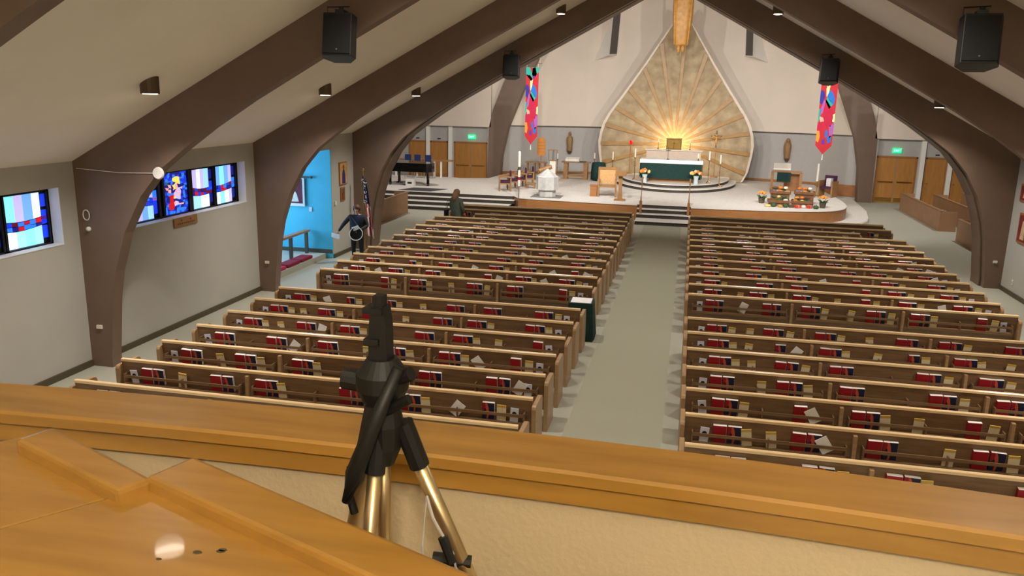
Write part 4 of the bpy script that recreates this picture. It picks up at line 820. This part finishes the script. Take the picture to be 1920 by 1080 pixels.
J2 = dict(J); J2['ell'] = ((-.27, .0, 1.03), .065); J2['wrl'] = ((-.24, -.12, .84), .035); J2['elr'] = ((.27, .0, 1.03), .065); J2['wrr'] = ((.24, -.12, .84), .035)
p2 = person('person', 'person with long fair hair in a sage green coat beside the front pews', (-6.62, 26.1, 0), PI - .5, J2, ED, [SKIN, COAT, TROU, COAT], 1.58, lambda c_: 0 if (c_.z > 1.36 and abs(c_.x) < .16) else (2 if c_.z < .6 else 1))
face(p2, (0, -.03, 1.49), .088, HAIRL, True); hand(p2, (-.24, -.12, .84), (0, -.3, -1)); hand(p2, (.24, -.12, .84), (0, -.3, -1))
t = thing('hand_bag', 'black shoulder bag hanging beside the person in the green coat', 'bag', (-6.95, 26.05, .68)); box('bag_body', BLACK, (-.05, .05, -.14, .14, 0, .26), t, bevel=.02); MB().tube([(0, -.1, .26), (.05, -.03, .55), (.08, .03, .55), (0, .1, .26)], .01, 6).build('strap', BLACK, t)
# ================================================================== BALCONY FOREGROUND
PARA = mat('warm_cream_parapet', (204, 184, 149), .8, var=.04, scale=1.5, bump=.1)
bow = lambda x: 1.612 - .04 * (x - .2) ** 2
def bowed(name, m, y0, y1, z0, z1, parent=None, bevel=0, n=48, x0=-5.0, x1=5.4):
    xs = [x0 + (x1 - x0) * i / n for i in range(n + 1)]
    b = MB(); sec = [(y0, z0), (y1, z0), (y1, z1 - bevel), (y1 - bevel, z1), (y0 + bevel, z1), (y0, z1 - bevel)] if bevel else [(y0, z0), (y1, z0), (y1, z1), (y0, z1)]
    k = len(sec); vs = [(x, bow(x) + y, z) for x in xs for y, z in sec]
    b.add(vs, [(i * k + j, i * k + (j + 1) % k, (i + 1) * k + (j + 1) % k, (i + 1) * k + j) for i in range(n) for j in range(k)] + [tuple(range(k)), tuple(range(n * k, n * k + k))[::-1]])
    return b.build(name, m, parent)
fl = [(-5 + 10.4 * i / 30, bow(-5 + 10.4 * i / 30)) for i in range(31)]
struct(MB().prism([(-9, -4), (-9, fl[0][1])] + fl + [(9, fl[-1][1]), (9, -4)], 'z', 2.75, 2.95).build('floor_balcony', CARPET))
struct(bowed('wall_parapet', PARA, -.13, 0, 2.95, 3.94))
t = thing('balcony_rail', 'honey oak cap rail along the curved balcony parapet', 'handrail')
bowed('fascia_board', HONEY, -.152, -.115, 3.925, 3.972, t, .003); bowed('cap_board', HONEY, -.166, 0, 3.972, 4.0, t, .006); bowed('outer_fascia', HONEY, -.03, -.008, 3.91, 3.972, t)
# organ console lid at lower left
t = thing('organ_console', 'polished oak organ console top with raised edge battens', 'organ console', (0, 0, 0))
cx = lambda x, y, z: (X0 + (x - X0) * (H - z) / .6, y * (H - z) / .6)
d1 = Vector((.93, -.37)); d2 = Vector((.6, .8)); SM = Vector(cx(.02, 1.02, 4.078)); zt = 4.078
q = lambda a, c_: tuple(SM + d1 * a + d2 * c_)
MB().prism([q(.004, -.9), q(.004, .05), q(.95, .05), q(.95, -.9)], 'z', zt - .03, zt).build('lid_panel', HONEY, t, bevel=.004)
MB().prism([q(-.36, -.9), q(-.36, .0), q(-.004, .0), q(-.004, -.9)], 'z', zt - .035, zt - .004).build('lid_panel', HONEY, t, bevel=.004)
MB().prism([q(-.33, -.88), q(-.33, -.03), q(.93, -.03), q(.93, -.88)], 'z', 2.95, zt - .036).build('console_body', HONEY, t)
MB().prism([(0, 1.045), (.03, 1.13), (1.02, .725), (.99, .655)], 'z', zt - .03, zt + .024).build('edge_batten', HONEY, t, bevel=.008)
MB().prism([(-.305, 1.115), (-.285, 1.18), (.012, 1.045), (-.012, .995)], 'z', zt - .03, zt + .022).build('edge_batten', HONEY, t, bevel=.008)
R = random.Random(4); sp = MB()
for i in range(9): c_ = Vector(cx(.19, .84, zt)) + Vector((R.uniform(-.05, .05), R.uniform(-.07, .07))); r = R.uniform(.003, .008); sp.prism([(c_.x + r * math.cos(a), c_.y + r * .6 * math.sin(a)) for a in (0, 1, 2, 3, 4, 5)], 'z', zt, zt + .0006)
sp.build('worn_spots', BASEB, t)
# tripod
t = thing('camera_tripod', 'black headed tripod with champagne coloured legs at the balcony rail', 'tripod', (.35, 1.17, 2.95))
Z = lambda z: z - 2.95
LG = mat('tripod_black', (13, 13, 13), .55, var=.15)
for nm_, foot in (('leg', (-.34, .2)), ('leg', (-.05, -.22)), ('leg', (.5, .16))):
    top_ = Vector((foot[0] * .06, foot[1] * .06, Z(4.17))); ft = Vector((foot[0], foot[1], 0)); md = top_.lerp(ft, .42)
    l_ = MB().tube([top_, md], .0125, 10).build('leg', GOLDLEG, t, smooth=True)
    MB().tube([md - (ft - top_) * .02, ft], .0095, 10).build('lower_tube', GOLDLEG, l_, smooth=True); MB().tube([top_.lerp(ft, .40), top_.lerp(ft, .44)], .018, 10).build('clamp', LG, l_)
    MB().tube([top_ + Vector((0, 0, .01)), top_.lerp(ft, .055)], .017, 10).build('leg_socket', LG, l_); MB().ball(ft + Vector((0, 0, .015)), .018).build('rubber_foot', LG, l_)
lv_ = Vector((.03, .01, Z(4.17))).lerp(Vector((.5, .16, 0)), .20)
MB().tube([lv_ + Vector((-.05, -.01, .004)), lv_ + Vector((.015, 0, 0))], .011, 8).build('leg_lever', LG, t)
MB().tube([(0, 0, Z(3.75)), (0, 0, Z(4.2))], .011, 10).build('centre_column', GOLDLEG, t, smooth=True)
MB().lathe([(.018, Z(4.11)), (.030, Z(4.14)), (.034, Z(4.18)), (.028, Z(4.215))], 10).build('shoulder', LG, t)
MB().prism([(-.045, Z(4.08)), (-.03, Z(4.08)), (.012, Z(4.22)), (-.015, Z(4.22))], 'y', -.04, -.012).build('crank_arm', LG, t)
MB().tube([(-.045, -.03, Z(4.11)), (-.048, -.03, Z(4.06)), (-.04, -.03, Z(4.03))], .007, 8).build('crank_handle', LG, t)
MB().lathe([(.028, Z(4.21)), (.042, Z(4.24)), (.042, Z(4.265)), (.024, Z(4.29))], 24).build('pan_base', LG, t)
MB().tube([(.038, -.03, Z(4.285)), (.0, -.045, Z(4.19)), (-.03, -.05, Z(4.11)), (-.045, -.05, Z(4.06))], [.009, .013, .015, .008], 10).build('pan_handle', LG, t, smooth=True)
MB().tube([(-.065, 0, Z(4.25)), (-.01, 0, Z(4.245))], .018, 12).build('side_knob', LG, t); MB().tube([(.0, -.01, Z(4.25)), (.055, -.02, Z(4.275))], .012, 10).build('tilt_knob', LG, t); MB().tube([(.0, -.02, Z(4.2)), (.055, -.03, Z(4.237))], .008, 8).build('lock_lever', LG, t)
MB().prism([(-.017, Z(4.285)), (.014, Z(4.285)), (.013, Z(4.345)), (.009, Z(4.375)), (-.011, Z(4.375)), (-.015, Z(4.345))], 'y', -.016, .016).box(-.022, .002, -.022, .0, Z(4.315), Z(4.325)).box(-.024, .008, -.02, .015, Z(4.365), Z(4.374)).box(-.010, .006, -.012, .01, Z(4.375), Z(4.392)).build('phone_clamp', LG, t)
t = thing('cable_adapter', 'thin cable with a small black adapter and paper tag on the tripod leg', 'cable', (.45, 1.15, 2.95))
MB().tube([(-.02, 0, Z(4.07)), (.0, -.03, Z(4.05)), (.035, -.04, Z(4.0)), (.05, -.04, Z(3.93))], .0025, 6).build('cord', GREYW, t); MB().tube([(.018, -.038, Z(4.025)), (.035, -.042, Z(3.985))], .008, 8).build('adapter', LG, t)
MB().tube([(-.02, 0, Z(4.07)), (-.018, -.03, Z(4.0)), (-.016, -.03, Z(3.9))], .002, 6).build('cord', GREYW, t); MB().box(.045, .085, -.042, -.04, Z(3.925), Z(3.945)).build('paper_tag', PAGES, t)
